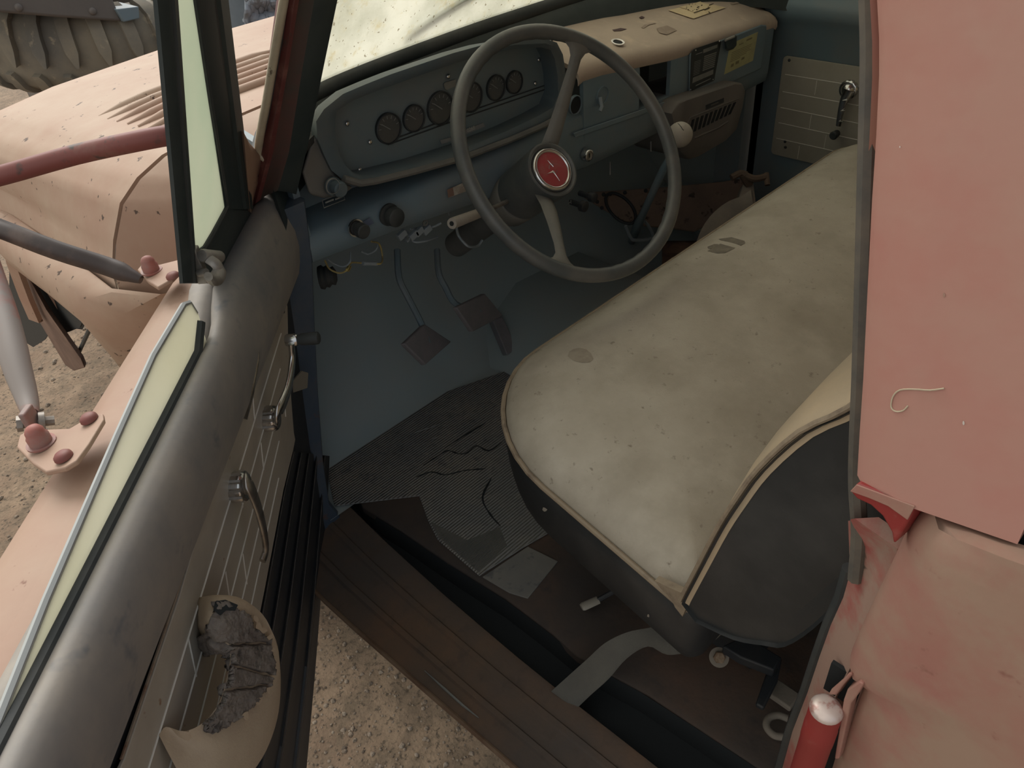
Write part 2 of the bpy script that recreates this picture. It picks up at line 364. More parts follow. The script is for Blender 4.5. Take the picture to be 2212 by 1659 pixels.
def patch(name, pts, tree, m, parent, off=.0006, label=None, n=5):    # a thin stain or sticker lying on a surface
    cx = sum(p[0] for p in pts) / len(pts); cy = sum(p[1] for p in pts) / len(pts); b = MB(); rows = []
    for k in range(n + 1):
        t = k / n; r = [hit(tree, cx + (x - cx) * t, cy + (y - cy) * t, off) for x, y in pts]
        if any(q is None for q in r): b.b.free(); return None
        rows.append(r)
    c = hit(tree, cx, cy, off); rows[0] = [c + (q - c) * .02 for q in rows[1]]
    b.loft(rows, True, False); return b.build(name, m, parent, label=label)
# ================================================================== GROUND
def gz(x, y): return .012 * noise.noise(V((x * 2.1, y * 2.1, 0))) + .008 * noise.noise(V((x * 9, y * 9, 3)))
b = MB()
def gp(u, v):
    x = -1.2 + 3.6 * u; y = .2 + 4.6 * v
    k = min(1, 12 * u, 12 * (1 - u), 12 * v, 12 * (1 - v))
    return (x, y, gz(x, y) * k + .004 * noise.noise(V((x * 40, y * 40, 0))) * k)
b.grid(gp, 220, 280)
for q in (((-30, -30), (30, -30), (30, .2), (-30, .2)), ((-30, 4.8), (30, 4.8), (30, 30), (-30, 30)), ((-30, .2), (-1.2, .2), (-1.2, 4.8), (-30, 4.8)), ((2.4, .2), (30, .2), (30, 4.8), (2.4, 4.8))):
    b.face([(x, y, 0) for x, y in q])
ground = b.build('floor', 'ground', smooth=180)
tag(ground, 'dirt and gravel ground outside the truck', 'ground', kind='structure')
b = MB()
for i in range(2600):
    if i < 1700: x, y = random.uniform(.05, .85), random.uniform(.95, 2.0)
    else: x, y = random.uniform(-.7, 1.0), random.uniform(2.2, 4.7)
    r = random.choice((.002, .002, .003, .003, .004, .004, .005, .008)) * (1 if i < 1700 else 1.6)
    n = 6; z = gz(x, y); ph = random.random() * 6
    k = [random.uniform(.7, 1.25) for _ in range(n)]
    b.loft([[(x + r * s * k[j] * math.cos(ph + j * 1.047), y + r * s * k[j] * math.sin(ph + j * 1.047), z + h * r) for j in range(n)] for h, s in ((-.4, .8), (.25, 1), (.7, .5))], True, True)
tag(b.build('gravel', 'pebble', smooth=30), 'loose pebbles strewn over the dirt ground', 'gravel', kind='stuff')

# ================================================================== CAB
cab = thing('truck_cab', 'faded red cab shell of the old truck with rusty floor and slate interior', 'truck cab', (1.2, .4, .9))
FZ = .95
# floor and toe board
b = MB()
fl = [onz(*p, FZ) for p in ((770, 1062), (783, 1096), (862, 1143), (967, 1215), (1093, 1293), (1194, 1369), (1245, 1417), (1400, 1500), (1640, 1659))]
fl.append(V((.60, -.3, FZ)))
rows = []
for p in fl:
    rows.append([V((p.x, p.y, FZ)), V((p.x + .012, p.y, FZ + .006)), V((1.0, p.y, FZ)), V((1.96, p.y, FZ))])
b.solid(rows, (0, 0, -.02))
b.build('floor_pan', 'shadedrust', cab, bevel=.002, label='rusty brown cab floor')
b = MB()
rows = [[V((.44, y, z)), V((1.2, y, z)), V((1.97, y, z))] for y, z in ((1.12, .95), (1.24, .955), (1.30, 1.0), (1.50, 1.22), (1.53, 1.30), (1.54, 1.70))]
b.solid(rows, (0, .02, -.02)); b.build('toe_board', 'foot', cab, label='dark sloping footwell board')
# sill: rust strip, black channel
outer = [onz(*p, .92) for p in ((560, 1160), (640, 1240), (710, 1313), (900, 1480), (1104, 1657))]; outer.append(V((.36, .10, .92)))
inner = [onz(*p, .942) for p in ((765, 1100), (790, 1125), (845, 1178), (967, 1288), (1111, 1410), (1200, 1482), (1396, 1634))]; inner.append(V((.50, .10, .942)))
def resamp(P, ys):
    o = []
    P = sorted(P, key=lambda p: -p.y)
    for y in ys:
        for i in range(len(P) - 1):
            if P[i].y >= y >= P[i + 1].y or i == len(P) - 2 or (i == 0 and y > P[0].y):
                t = (P[i].y - y) / (P[i].y - P[i + 1].y); o.append(P[i].lerp(P[i + 1], t)); break
    return o
ys = [1.3, 1.2, 1.12, 1.05, .98, .9, .8, .7, .6, .5, .4, .3, .2, .1, -.3]
O, I, F = resamp(outer, ys), resamp(inner, ys), resamp(fl, ys)
b = MB(); rows = []
for o, i in zip(O, I):
    w = i - o
    rows.append([o + V((.03, 0, -.06)), o + V((.004, 0, -.018)), o + V((0, 0, -.004)), o + V((.006, 0, .002)), o + w * .10 + V((0, 0, .0)), o + w * .28 + V((0, 0, -.002)), o + w * .30 + V((0, 0, .004)),
                 o + w * .36 + V((0, 0, .004)), o + w * .38, o + w * .62, o + w * .64 + V((0, 0, .004)), o + w * .70 + V((0, 0, .004)), o + w * .72, i + V((-.012, 0, .001)), i + V((-.003, 0, .0)), i + V((0, 0, -.006)), i + V((.003, 0, -.045))])
b.solid(rows, (.004, 0, -.012)); b.build('door_sill', 'rust', cab, smooth=35, label='rust brown ribbed door sill')
b = MB(); b.tube([o + V((.003, 0, .001)) for o in O], .0042, 8); b.build('sill_edge', 'lip', cab, label='rusty tan outer edge of the sill')
b = MB(); rows = []
for i, f in zip(I, F):
    rows.append([i + V((.0, 0, -.012)), i + V((.004, 0, -.05)), V((f.x - .006, f.y, FZ - .055)), V((f.x - .001, f.y, FZ - .004))])
b.solid(rows, (0, 0, -.008)); b.build('sill_channel', 'dark', cab, label='deep black channel between sill and floor')
# scuffed bare metal streak on the sill
b = MB()
st = [onz(*p, .9265) for p in ((917, 1448), (960, 1487), (1000, 1523), (1034, 1550))]
b.tube([p + V((0, 0, -.001)) for p in st], [.0008, .0022, .0022, .0008], 6); b.build('scuff', 'plate', cab)
# front pillars: lower hinge post and kick panel
b = MB()
rings = []
for z, xi, y in [(p.z, p.x, p.y) for p in (ony(664, 432, 1.03), ony(680, 560, 1.04), ony(685, 700, 1.055), ony(692, 850, 1.07), ony(702, 990, 1.09), ony(715, 1085, 1.11), ony(742, 1118, 1.125))]:
    lo = .125 if z < 1.5 else .085
    rings.append([(xi - lo, y + .012, z), (xi - lo + .01, y, z), (xi - .006, y, z), (xi, y + .008, z), (xi, y + .10, z), (xi - lo + .025, y + .12, z), (xi - lo - .005, y + .10, z)])
b.loft(rings); b.build('hinge_post', 'navy', cab, smooth=35, label='dark blue hinge post with rust scabs')
b = MB()
b.solid([[V((.50, 1.14, z)), V((.50, 1.55, z))] if z > 1.2 else [V((.465, 1.18, z)), V((.47, 1.5, z))] for z in (1.72, 1.4, 1.15, .95)], (-.015, 0, 0)); b.build('kick_panel', 'foot', cab)
# windshield pillar at the driver's door, in three bands
def pl(pts, xs):
    return [onx(px, py, x) for (px, py), x in zip(pts, xs)]
A = pl([(545, 448), (575, 330), (608, 150), (632, 0), (662, -190), (692, -380)], (.452, .460, .475, .488, .505, .522))
Bq = pl([(562, 432), (590, 330), (622, 150), (646, 0), (676, -190), (706, -380)], (.458, .466, .481, .494, .511, .528))
Cq = pl([(600, 412), (624, 330), (653, 150), (679, 0), (712, -190), (745, -380)], (.480, .488, .502, .515, .532, .55))
Dq = pl([(640, 420), (668, 300), (698, 150), (729, 0), (768, -190), (808, -380)], (.515, .521, .535, .552, .572, .592))
for P_ in (A, Bq, Cq, Dq):
    d_ = P_[-1] - P_[-2]; P_.append(P_[-1] + d_ * ((2.37 - P_[-1].z) / d_.z))
back = V((-.005, .055, -.02))
b = MB(); b.loft([[a, bq.lerp(a, .5) + V((-.003, -.004, .002)), bq, bq + back, a + back * .6] for a, bq in zip(A, Bq)])
b.build('pillar_edge', 'pillarred', cab, smooth=50, label='red outer edge of the windshield pillar')
b = MB(); b.loft([[q, q.lerp(c, .45) + V((.0, .004, 0)), c, c + back, q + back] for q, c in zip(Bq, Cq)])
b.build('pillar_channel', mat('brown worn door channel', L(.10, .045, .04), L(.06, .05, .045), 12, (.4, .65), rough=.55), cab, smooth=50, label='worn brown door channel of the windshield pillar')
b = MB(); b.loft([[c, c.lerp(d, .5) + V((0, -.006, .002)), d, d + V((.004, .06, .0)), c + V((0, .07, 0))] for c, d in zip(Cq, Dq)])
b.build('pillar_trim', 'frame', cab, smooth=50, label='black inner face of the windshield pillar')
# cream rubber of the windshield, outside
cr = crv(pl([(574, 345), (560, 330), (562, 295), (577, 215), (593, 120), (614, 0), (642, -160), (670, -330)], (.462, .458, .456, .462, .470, .482, .498, .515)), 5)
b = MB(); b.tube([p + V((.001, .002, 0)) for p in cr], .0055, 10); b.build('pillar_rubber', 'cream', cab, label='cream bleached rubber along the pillar')
b = MB(); b.tube([p + V((.0075, .002, 0)) for p in cr], .0026, 8); b.build('pillar_seal', 'black', cab)
# windshield, its rubber and the frame below it
base = crv([(.475, 1.045, 1.735), (.56, 1.135, 1.755), (.70, 1.195, 1.762), (1.0, 1.222, 1.765), (1.22, 1.228, 1.765), (1.44, 1.222, 1.765), (1.74, 1.195, 1.762), (1.88, 1.135, 1.755), (1.965, 1.045, 1.735)], 6)
def wtop(p): return p + V(((1.22 - p.x) * .10, -.36, .62))
b = MB()
b.solid([[p.lerp(wtop(p), k) for k in (0, .25, .5, .75, 1)] for p in base], (0, .006, .004))
b.build('windshield', 'windshield', cab, smooth=60, label='filthy cream stained windshield glass')
b = MB(); b.tube([p + V((0, -.004, .004)) for p in base], .016, 10); b.build('windshield_rubber', 'black', cab)
b = MB()
b.solid([[p + V((0, -.012, 0)), p + V((0, -.030, -.02)), p + V((0, -.034, -.10))] for p in base], (0, .01, 0)); b.build('windshield_ledge', 'frame', cab, label='black metal strip below the windshield')
# cowl between bonnet and windshield
PROF = [(.262, 1.25), (.262, 1.45), (.279, 1.581), (.301, 1.629), (.333, 1.68), (.372, 1.708), (.421, 1.728), (.547, 1.748), (.80, 1.765), (1.22, 1.772)]
PROF = PROF + [(2.44 - x, z) for x, z in reversed(PROF[:-1])]
def shape(y, dx, dz): return [V((x + dx * (1 if x < 1.22 else -1) * (1 - min(1, abs(abs(x - 1.22) - .95) / .6)) if abs(x - 1.22) > .35 else x, y, z + dz)) for x, z in PROF]
b = MB()
PR2 = []
for i in range(len(PROF) - 1):
    for k in range(4): PR2.append((lerp(PROF[i][0], PROF[i + 1][0], k / 4), lerp(PROF[i][1], PROF[i + 1][1], k / 4)))
PR2.append(PROF[-1])
PR2 = [q for q in PR2 if q[1] > 1.50]
def yrear(x): return poly_at([(0, 1.02), (.46, 1.035), (.56, 1.147), (.70, 1.207), (1.0, 1.234), (1.22, 1.238), (1.44, 1.234), (1.74, 1.207), (1.88, 1.147), (1.98, 1.035), (3, 1.02)], x)[0]
rows = []
for t in (0, .12, .3, .5, .75, 1):
    r = []
    for x, z in PR2:
        k = max(0, 1 - max(0, (x if x < 1.22 else 2.44 - x) - .262) / .45) * .165 * min(1, t * 1.3); x2 = x + (k if x < 1.22 else -k)
        r.append(V((x2, lerp(1.243, min(yrear(x2), 1.24), t), z - .004 * t)))
    rows.append(r)
b.solid(rows, (0, 0, -.012)); b.build('cowl', 'hood', cab, smooth=50, label='dusty cowl below the windshield')
b = MB(); b.loft([[onx(*l, .425), onx(*l, .43).lerp(onx(*r, .46), .5) + V((-.004, -.006, 0)), onx(*r, .46), onx(*r, .47) + V((0, .05, 0)), onx(*l, .43) + V((0, .06, 0))] for l, r in zip([(526, 285), (530, 335), (535, 395), (541, 458)], [(551, 322), (566, 342), (560, 395), (548, 452)])]); b.build('cowl_corner', 'hood', cab, smooth=60)
# roof, back wall, header
b = MB(); b.solid([[V((x, y, z)) for x, z in ((.50, 2.33), (.56, 2.40), (.8, 2.44), (1.22, 2.46), (1.64, 2.44), (1.88, 2.40), (1.94, 2.33))] for y in (.90, .6, .2, -.32)], (0, 0, .02)); b.build('roof', 'pink', cab)
b = MB()
for x0, x1, z0, z1 in ((.46, 1.98, .93, 1.80), (.50, .75, 1.8, 2.42), (1.69, 1.94, 1.8, 2.42), (.75, 1.69, 2.22, 2.42)): b.box(((x0 + x1) / 2, -.31, (z0 + z1) / 2), ((x1 - x0) / 2, 0, 0), (0, .012, 0), (0, 0, (z1 - z0) / 2))
b.build('back_wall', 'teal', cab)
b = MB(); b.box((1.22, -.31, 2.01), (.47, 0, 0), (0, .003, 0), (0, 0, .21)); b.build('rear_window', 'windshield', cab)
b = MB(); b.box((.505, .32, 2.35), (.02, 0, 0), (0, .6, 0), (0, 0, .03)); b.build('door_header', 'pink', cab)
# rear corner beside the camera
def rp(px, py, x): return onx(px, py, x)
edge = [(1884, -260), (1889, -120), (1891, 0), (1896, 90), (1896, 170), (1890, 300), (1881, 440), (1872, 620), (1862, 830), (1854, 950), (1849, 1040)]
def tx(z): return .398 + max(0, z - 1.78) * .16
def onpx(px, py): # on the leaning cab side above the belt line
    n = V((1, 0, -.16)); return onp(px, py, V((.398, 0, 1.78)), n)
b = MB(); rows = []
botr = onpx(2203, 1167); 
for i, q in enumerate(edge):
    p = onpx(*q); t = i / (len(edge) - 1)
    z2 = p.z - .0 if i < len(edge) - 1 else p.z
    far = V((p.x + .01, -.34, p.z)); e0 = p
    k = botr if i == len(edge) - 1 else V((tx(p.z + .015 * t), .012 + .01 * t, p.z + .015 * t))
    if i == 0:
        k0 = (2.34 - p.z); pe = p + V((.16 * k0, .25 * k0, k0)); rows.append([pe + V((.022, .0, 0)), pe + V((.006, .002, 0)), pe + V((0, -.004, 0)), V((pe.x - .004, .10, pe.z)), V((pe.x - .004, .008, pe.z))])
    rows.append([p + V((.022, .0, 0)), p + V((.006, .002, 0)), p + V((0, -.004, 0)), p.lerp(k, .3) + V((-.006, 0, 0)), k + V((-.004, 0, 0))])
b.solid(rows, (.016, 0, 0)); b.build('rear_pillar_panel', 'pink', cab, smooth=50, label='smooth faded red pillar panel above the belt line')
b = MB()
b.solid([[V((tx(z) - .003, y, z + .022 if z < 1.79 else z)) for y in (.008, -.15, -.34)] for z in (1.765, 1.9, 2.1, 2.34)], (.012, 0, 0)); b.build('rear_side_panel', 'pink', cab)
# cobweb thread and chips on the panel
# door seal along the opening
sl = [(1862, -200), (1866, 0), (1868, 130), (1862, 330), (1855, 560), (1847, 800), (1840, 950), (1838, 1050), (1843, 1150), (1835, 1250)]
b = MB(); b.tube(crv([onx(q[0] + 13, q[1], .432 + max(0, (900 - q[1])) * .00004) for q in sl], 4), .0062, 8); b.build('opening_seal', mat('grey green seal', L(.12, .105, .085), L(.075, .072, .066), 20, (.4, .6), rough=.7), cab, label='dusty grey rubber door seal')
b = MB()
e2 = [onpx(q[0] + 2, q[1]) + V((.022, .004, 0)) for q in edge]; s2 = [onx(q[0] - 12, q[1], .45) for q in edge]
b.solid([[a, a.lerp(c, .5) + V((.006, .0, 0)), c] for a, c in zip(e2, s2)], (.01, -.01, 0)); b.build('upper_jamb', 'pinkdust', cab)
# lower body panel with its rounded shoulder
le = [(2014, 1117), (1992, 1129), (1970, 1150), (1952, 1180), (1930, 1228), (1905, 1280), (1880, 1332), (1855, 1385), (1838, 1425), (1832, 1445), (1868, 1472), (1862, 1500), (1840, 1560), (1815, 1625), (1800, 1665), (1770, 1760), (1740, 1860)]
P0 = [onx(*q, .397) for q in le]
b = MB(); rows = []
for q, p in zip(le, P0):
    z = p.z; far = onx(2330, q[1] + (2330 - q[0]) * .33, .39)
    rows.append([p + V((.03, .004, -.004)), p + V((.012, .004, -.001)), p + V((.003, 0, 0)), p + V((-.003, -.006, -.004)), p.lerp(far, .25) + V((-.012, 0, 0)), p.lerp(far, .6) + V((-.014, 0, 0)), far + V((-.014, 0, 0))])
b.solid(rows, (.02, 0, -.004)); b.build('lower_side_panel', 'pinkdust', cab, smooth=50, label='dusty red lower cab panel with rounded corner')
b = MB()
b.box((.424, -.02, 1.45), (.005, 0, 0), (0, .10, 0), (0, 0, .38)); b.build('body_void', 'dark', cab)
# jamb between the panel and the opening
ja = [(1838, 1120), (1930, 1185), (1925, 1235), (1880, 1335), (1850, 1400), (1825, 1450), (1790, 1520), (1760, 1600), (1735, 1680), (1700, 1790)]
jb = [(1836, 1125), (1838, 1180), (1840, 1225), (1822, 1290), (1795, 1350), (1770, 1420), (1745, 1495), (1712, 1580), (1690, 1660), (1650, 1790)]
b = MB(); b.solid([[onx(a[0] + 8, a[1], .412), onx(a[0], a[1], .414).lerp(onx(*c, .44), .35), onx(a[0], a[1], .414).lerp(onx(*c, .44), .7), onx(*c, .44), onx(c[0] - 4, c[1], .47)] for a, c in zip(ja, jb)], (.012, -.012, 0))
b.build('door_jamb', 'jamb', cab, smooth=60, label='dusty red door jamb with flies')
b = MB(); b.tube([onx(c[0] - 5, c[1] + 2, .447) for c in jb[2:]], .006, 8); b.build('jamb_seal', 'black', cab)
# shoulder block with a scooped underside
b = MB()
tp = [(1836, 1062), (1850, 1045), (1978, 1092), (1964, 1122), (1938, 1168), (1929, 1176), (1925, 1150), (1905, 1115), (1880, 1092), (1850, 1078)]
b.prism([onx(*q, .392) for q in tp], (.028, -.004, 0)); b.build('belt_block', 'red', cab, smooth=20, bevel=.003, label='red scooped block at the belt line')
b = MB(); b.prism([onx(*q, .3915) for q in ((1838, 1060), (1852, 1045), (1978, 1092), (1962, 1122), (1920, 1092), (1880, 1075))], (-.0016, 0, .0005)); b.build('belt_block_face', 'pinkdust', cab, bevel=.0006)
# passenger side pillar and inner wall above the heater
b = MB(); b.loft([[(1.93, 1.10, z), (1.90, 1.16, z), (2.0, 1.22, z), (2.03, 1.10, z)] if z < 1.8 else [(1.86, .82, z), (1.84, .9, z), (1.93, .92, z), (1.95, .82, z)] for z in (.95, 1.74, 2.38)]); b.build('far_pillar', 'teal', cab)
# unseen tyre, rail and block, added only to shade the ground below
b = MB(); b.lathe((.47, 1.98, .47), (1, 0, 0), [(0, .26), (.01, .40), (.04, .455), (.11, .47), (.18, .455), (.21, .40), (.22, .26)], 40); b.build('shade_tyre', 'flap', cab)
b = MB(); b.box((.98, .9, .62), (.05, 0, 0), (0, 1.5, 0), (0, 0, .11)); b.build('shade_rail', 'dark', cab)
b = MB(); b.box((1.25, 1.9, .80), (.30, 0, 0), (0, .34, 0), (0, 0, .38)); b.build('shade_block', 'dark', cab)
b = MB(); b.box((2.0, -.10, 1.7), (.02, 0, 0), (0, .22, 0), (0, 0, .76)); b.build('far_side_wall', 'teal', cab); b = MB(); b.box((2.0, 1.33, 1.33), (.02, 0, 0), (0, .23, 0), (0, 0, .40)); b.build('far_kick_panel', 'foot', cab)
b = MB(); b.box((1.97, .5, 2.36), (.03, 0, 0), (0, .45, 0), (0, 0, .04)); b.build('far_header', 'teal', cab)

# ================================================================== STRIKER
st = thing('door_striker', 'red door striker post with a worn bare metal dome on the jamb', 'striker', onx(1770, 1659, .385))
c = onx(1785, 1532, .382)
b = MB(); b.lathe(c + V((0, 0, -.16)), (0, 0, 1), [(0, .0132), (.11, .0132), (.112, .0136), (.135, .0136), (.137, .0132), (.1585, .0132), (.16, .0115)], 24); b.build('post', 'red', st)
b = MB(); b.lathe(c + V((0, 0, -.001)), (0, 0, 1), [(0, .0133), (.0025, .0132), (.005, .0112), (.007, .0075), (.008, .0001)], 24); b.build('dome_cap', 'domecap', st, label='worn silver dome')
b = MB()
b.prism([onx(*q, .392) for q in ((1789, 1500), (1796, 1488), (1826, 1462), (1834, 1452), (1842, 1456), (1820, 1482), (1806, 1502))], (.014, 0, -.012))
b.prism([onx(*q, .388) for q in ((1822, 1512), (1830, 1490), (1856, 1472), (1866, 1478), (1850, 1505), (1838, 1520), (1812, 1640), (1802, 1640))], (.014, 0, -.004)); b.build('bracket', 'pinkdust', st, bevel=.0015, label='two dusty red bracket plates')
b = MB(); b.box(onx(1838, 1488, .415), (.002, 0, 0), (0, .02, 0), (0, 0, .02)); b.build('slot', 'dark', st)

# ================================================================== BONNET
hood = thing('engine_bonnet', 'dust covered tan red engine bonnet with pressed vent ribs and leaf specks', 'bonnet', (1.2, 1.6, 1.25))
b = MB(); rows = []
for y, dz, k in ((1.255, 0, 1), (1.4, -.006, 1), (1.6, -.016, 1), (1.8, -.026, 1), (1.9, -.034, 1), (1.95, -.042, 1), (1.985, -.06, .995), (2.0, -.10, .985), (2.005, -.3, .97)):
    rows.append([V((1.22 + (x - 1.22) * k * (1 + (y - 1.25) * (.01 + .13 * min(1, max(0, (z - 1.60) / .1)))), y, z + dz if z > 1.45 else z + dz * .3)) for x, z in PR2 if z > 1.5])
b.solid(rows, (0, 0, -.01)); b.build('bonnet_panel', 'hood', hood, smooth=60)
def hz(x, y):
    dz = [lerp(0, -.006, (y - 1.255) / .145), lerp(-.006, -.016, (y - 1.4) / .2), lerp(-.016, -.03, (y - 1.6) / .2)][0 if y < 1.4 else 1 if y < 1.6 else 2]
    return [p for p in [poly_at([(a, z) for a, z in PROF], x)]][0][0] + dz
L0 = [(217, 258), (237, 267), (258, 275), (282, 283), (306, 291), (330, 299)]
for i, q in enumerate(L0):
    p = onz(*q, 1.715); pts = []
    for k in range(9):
        x = p.x + .36 * k / 8; y = p.y - .04 * k / 8; pts.append(V((x, y, hz(x, y) + .002)))
    b = MB(); rr = [.004, .0095, .0095, .0095, .0095, .0095, .0095, .0095, .004]; b.tube(pts, rr, 12); b.build('vent_rib', 'hood', hood)
b = MB(); b.box((1.30, 1.985, 1.15), (.80, 0, 0), (0, .02, 0), (0, 0, .45)); b.build('nose_panel', 'hood', hood, bevel=.01)
# ================================================================== FENDER
fen = thing('front_fender', 'dusty pink front fender with an open wheel arch and mud flap', 'fender', (.25, 1.7, 1.0))
top = [V((.275, 2.10, 1.47)), V((.272, 2.0, 1.50)), V((.268, 1.8, 1.53)), V((.266, 1.5, 1.55)), V((.264, 1.25, 1.56)), V((.30, 1.12, 1.58)), V((.36, 1.04, 1.60))]
lip = [onx(-40, 512, .235), onx(2, 522, .235), onx(34, 577, .235), onx(110, 634, .235), onx(190, 700, .24), onx(252, 775, .26), onx(310, 850, .30)]
b = MB(); b.solid([[t, t.lerp(l, .3) + V((-.028, 0, .02)), t.lerp(l, .65) + V((-.03, 0, .012)), l + V((-.006, 0, .004)), l] for t, l in zip(top, lip)], (.004, -.001, -.003)); b.build('fender_panel', 'hood', fen, smooth=60)
b = MB(); b.solid([[onx(*q, .25), onx(q[0] + 22, q[1] + 8, .26)] for q in ((2, 525), (14, 570), (40, 640), (62, 690))], (.012, .0, 0)); b.build('fender_lip', 'hood', fen, smooth=60)
b = MB(); b.prism([onx(*q, .28) for q in ((36, 580), (62, 600), (100, 670), (176, 778), (183, 795), (160, 802), (142, 790), (82, 690), (48, 632))], (.012, .02, 0)); b.build('flange', mat('brown fender flange', L(.12, .065, .045), L(.2, .12, .085), 9, (.45, .65), rough=.7), fen, bevel=.003, label='brown inner fender flange')
b = MB(); b.prism([onx(*q, .31) for q in ((20, 572), (70, 560), (120, 585), (180, 690), (172, 708), (140, 720), (142, 738), (110, 712), (96, 735), (72, 750), (52, 738), (38, 680), (20, 640))], (.006, .004, 0)); b.build('mud_flap', 'flap', fen, label='ragged black rubber mud flap')
b = MB(); b.prism([onx(*q, .45) for q in ((60, 560), (190, 690), (178, 712), (130, 706), (70, 640))], (.006, .01, 0)); b.build('inner_liner', 'flap', fen)
b = MB(); b.tube([onx(196, 705, .3), onx(170, 762, .3)], .005, 8); b.build('stay_rod', 'black', fen, label='thin black stay rod')

# ================================================================== BEHIND THE BONNET
mach = thing('parked_machine', 'grey brown machine parked beyond the bonnet with a steel deck and panel', 'machine', (1.5, 4.4, 0))
b = MB(); b.box((1.42, 4.25, .648), (.40, 0, 0), (0, .40, 0), (0, 0, .648)); b.build('deck', 'machine', mach, bevel=.02)
pa = [ony(*q, 3.42) for q in ((-120, 18), (0, 27), (120, 37), (265, 47), (245, 0), (225, -60), (215, -130), (-120, -130))]
b = MB(); b.prism(pa, (.0, .30, .0)); b.build('panel', 'machine', mach, bevel=.01, label='flat grey brown steel panel')
b = MB(); b.prism([ony(*q, 3.40) for q in ((250, 20), (300, 14), (302, 40), (268, 48))], (0, .2, 0)); b.build('panel_bracket', 'teal', mach, bevel=.004)
b = MB(); b.box((1.1, 4.72, 1.0), (.05, 0, 0), (0, .05, 0), (0, 0, 1.0)); b.prism([V((.75, 3.5, 1.90)), V((1.3, 3.5, 1.90)), V((1.3, 5.0, 1.90)), V((.75, 5.0, 1.90))], (0, 0, .06)); b.build('panel_arm', 'machine', mach)
for q in ((40, 16), (200, 24)):
    screw('rivet', ony(*q, 3.42), (0, -1, 0), .014, 'machine', mach)
# lying tyre with chevron lugs
ty = thing('old_tyre', 'large dusty lug tread tyre lying flat beyond the bonnet', 'tyre', (1.27, 3.98, 1.30))
tc = V((1.27, 3.98, 1.46)); TR, TW = .56, .15
tax = V((.06, -.10, 1)).normalized(); tx1 = V((1, 0, -.06)).normalized(); ty1 = tax.cross(tx1)
def tp_(a, r, h): return tc + (tx1 * math.cos(a) + ty1 * math.sin(a)) * r + tax * h
tprof = [(.30, -.07), (.33, -.12), (.42, -.150), (.49, -.145), (.525, -.12), (.545, -.07), (.552, 0), (.545, .07), (.525, .12), (.49, .145), (.42, .150), (.33, .12), (.30, .07)]
b = MB(); b.loft([[tp_(2 * math.pi * i / 72, r, h) for r, h in tprof] for i in range(72)], True, False, loop=True)
N = 30
for i in range(N):
    a0 = 2 * math.pi * i / N
    for row in (1, -1):
        path = [(.455, .152), (.50, .142), (.532, .118), (.552, .07), (.560, .02), (.561, -.03)] if row == 1 else [(.455, -.152), (.50, -.142), (.532, -.118), (.552, -.075), (.556, -.06)]
        aa = a0 + (0 if row == 1 else math.pi / N)
        rings = []
        for k, (r, h) in enumerate(path):
            wdt = (.058, .058, .056, .054, .05, .012)[k] if row == 1 else (.05, .05, .05, .045, .03)[k]
            lean = .05 * (1 - k / 5) * row * -1
            o_ = .016; nr = V((r - .43, h * 1.2, 0)).normalized()
            rings.append([tp_(aa + lean - wdt, r - .02, h), tp_(aa + lean - wdt * .8, r + o_ * nr.x, h + o_ * nr.y), tp_(aa + lean + wdt * .8, r + o_ * nr.x, h + o_ * nr.y), tp_(aa + lean + wdt, r - .02, h)])
        b.loft(rings)
b.build('tread', 'tyre', ty, smooth=45)
b = MB(); b.lathe(tc - tax * .1, tax, [(0, .31), (.02, .25), (.10, .23), (.18, .25), (.2, .31)], 40, caps=False); b.build('wheel_rim', 'machine', ty)
# barrel and cloth
dr = thing('barrel', 'blue grey barrel standing beyond the bonnet', 'barrel', (1.50, 2.80, 0))
b = MB(); b.lathe((1.50, 2.80, 0), (0, 0, 1), [(0, .225), (.02, .23), (.6, .23), (.62, .24), (.64, .23), (1.2, .23), (1.22, .24), (1.24, .23), (1.9, .23), (1.92, .225)], 40); b.build('body', 'bluegrey', dr)
b = MB()
def cl(u, v):
    px = 528 + 90 * u; py = -40 + 125 * v + (10 * math.sin(u * 9) if v > .9 else 0)
    f = noise.noise(V((u * 4, v * 5, 1))) * .05 + abs(noise.noise(V((u * 9, v * 7, 4)))) * .035
    if v > .75: px += 12 * math.sin(v * 12)
    return ony(px, py, 2.55 - f * .7)
b.grid(cl, 36, 40); o = b.build('cloth', 'cloth', smooth=30)
mo = o.modifiers.new('thick', 'SOLIDIFY'); mo.thickness = .008
tag(o, 'crumpled blue grey cloth hanging on the barrel', 'cloth')
# ================================================================== WIPER
wp = thing('windshield_wiper', 'dark wiper arm resting across the outside of the dirty windshield', 'wiper', (.9, 1.1, 1.8))
def onw(px, py):                                                # on the outer face of the windshield
    n = V((0, .62, .36)); return onp(px, py, V((1.0, 1.222 + .009, 1.765 + .006)), n)
b = MB(); b.tube(crv([onw(865, 75), onw(885, 62), onw(930, 36), onw(980, 8), onw(1020, -14), onw(1080, -45)], 3), [.0045] * 3 + [.007] * 13, 8); b.build('blade', 'black', wp)
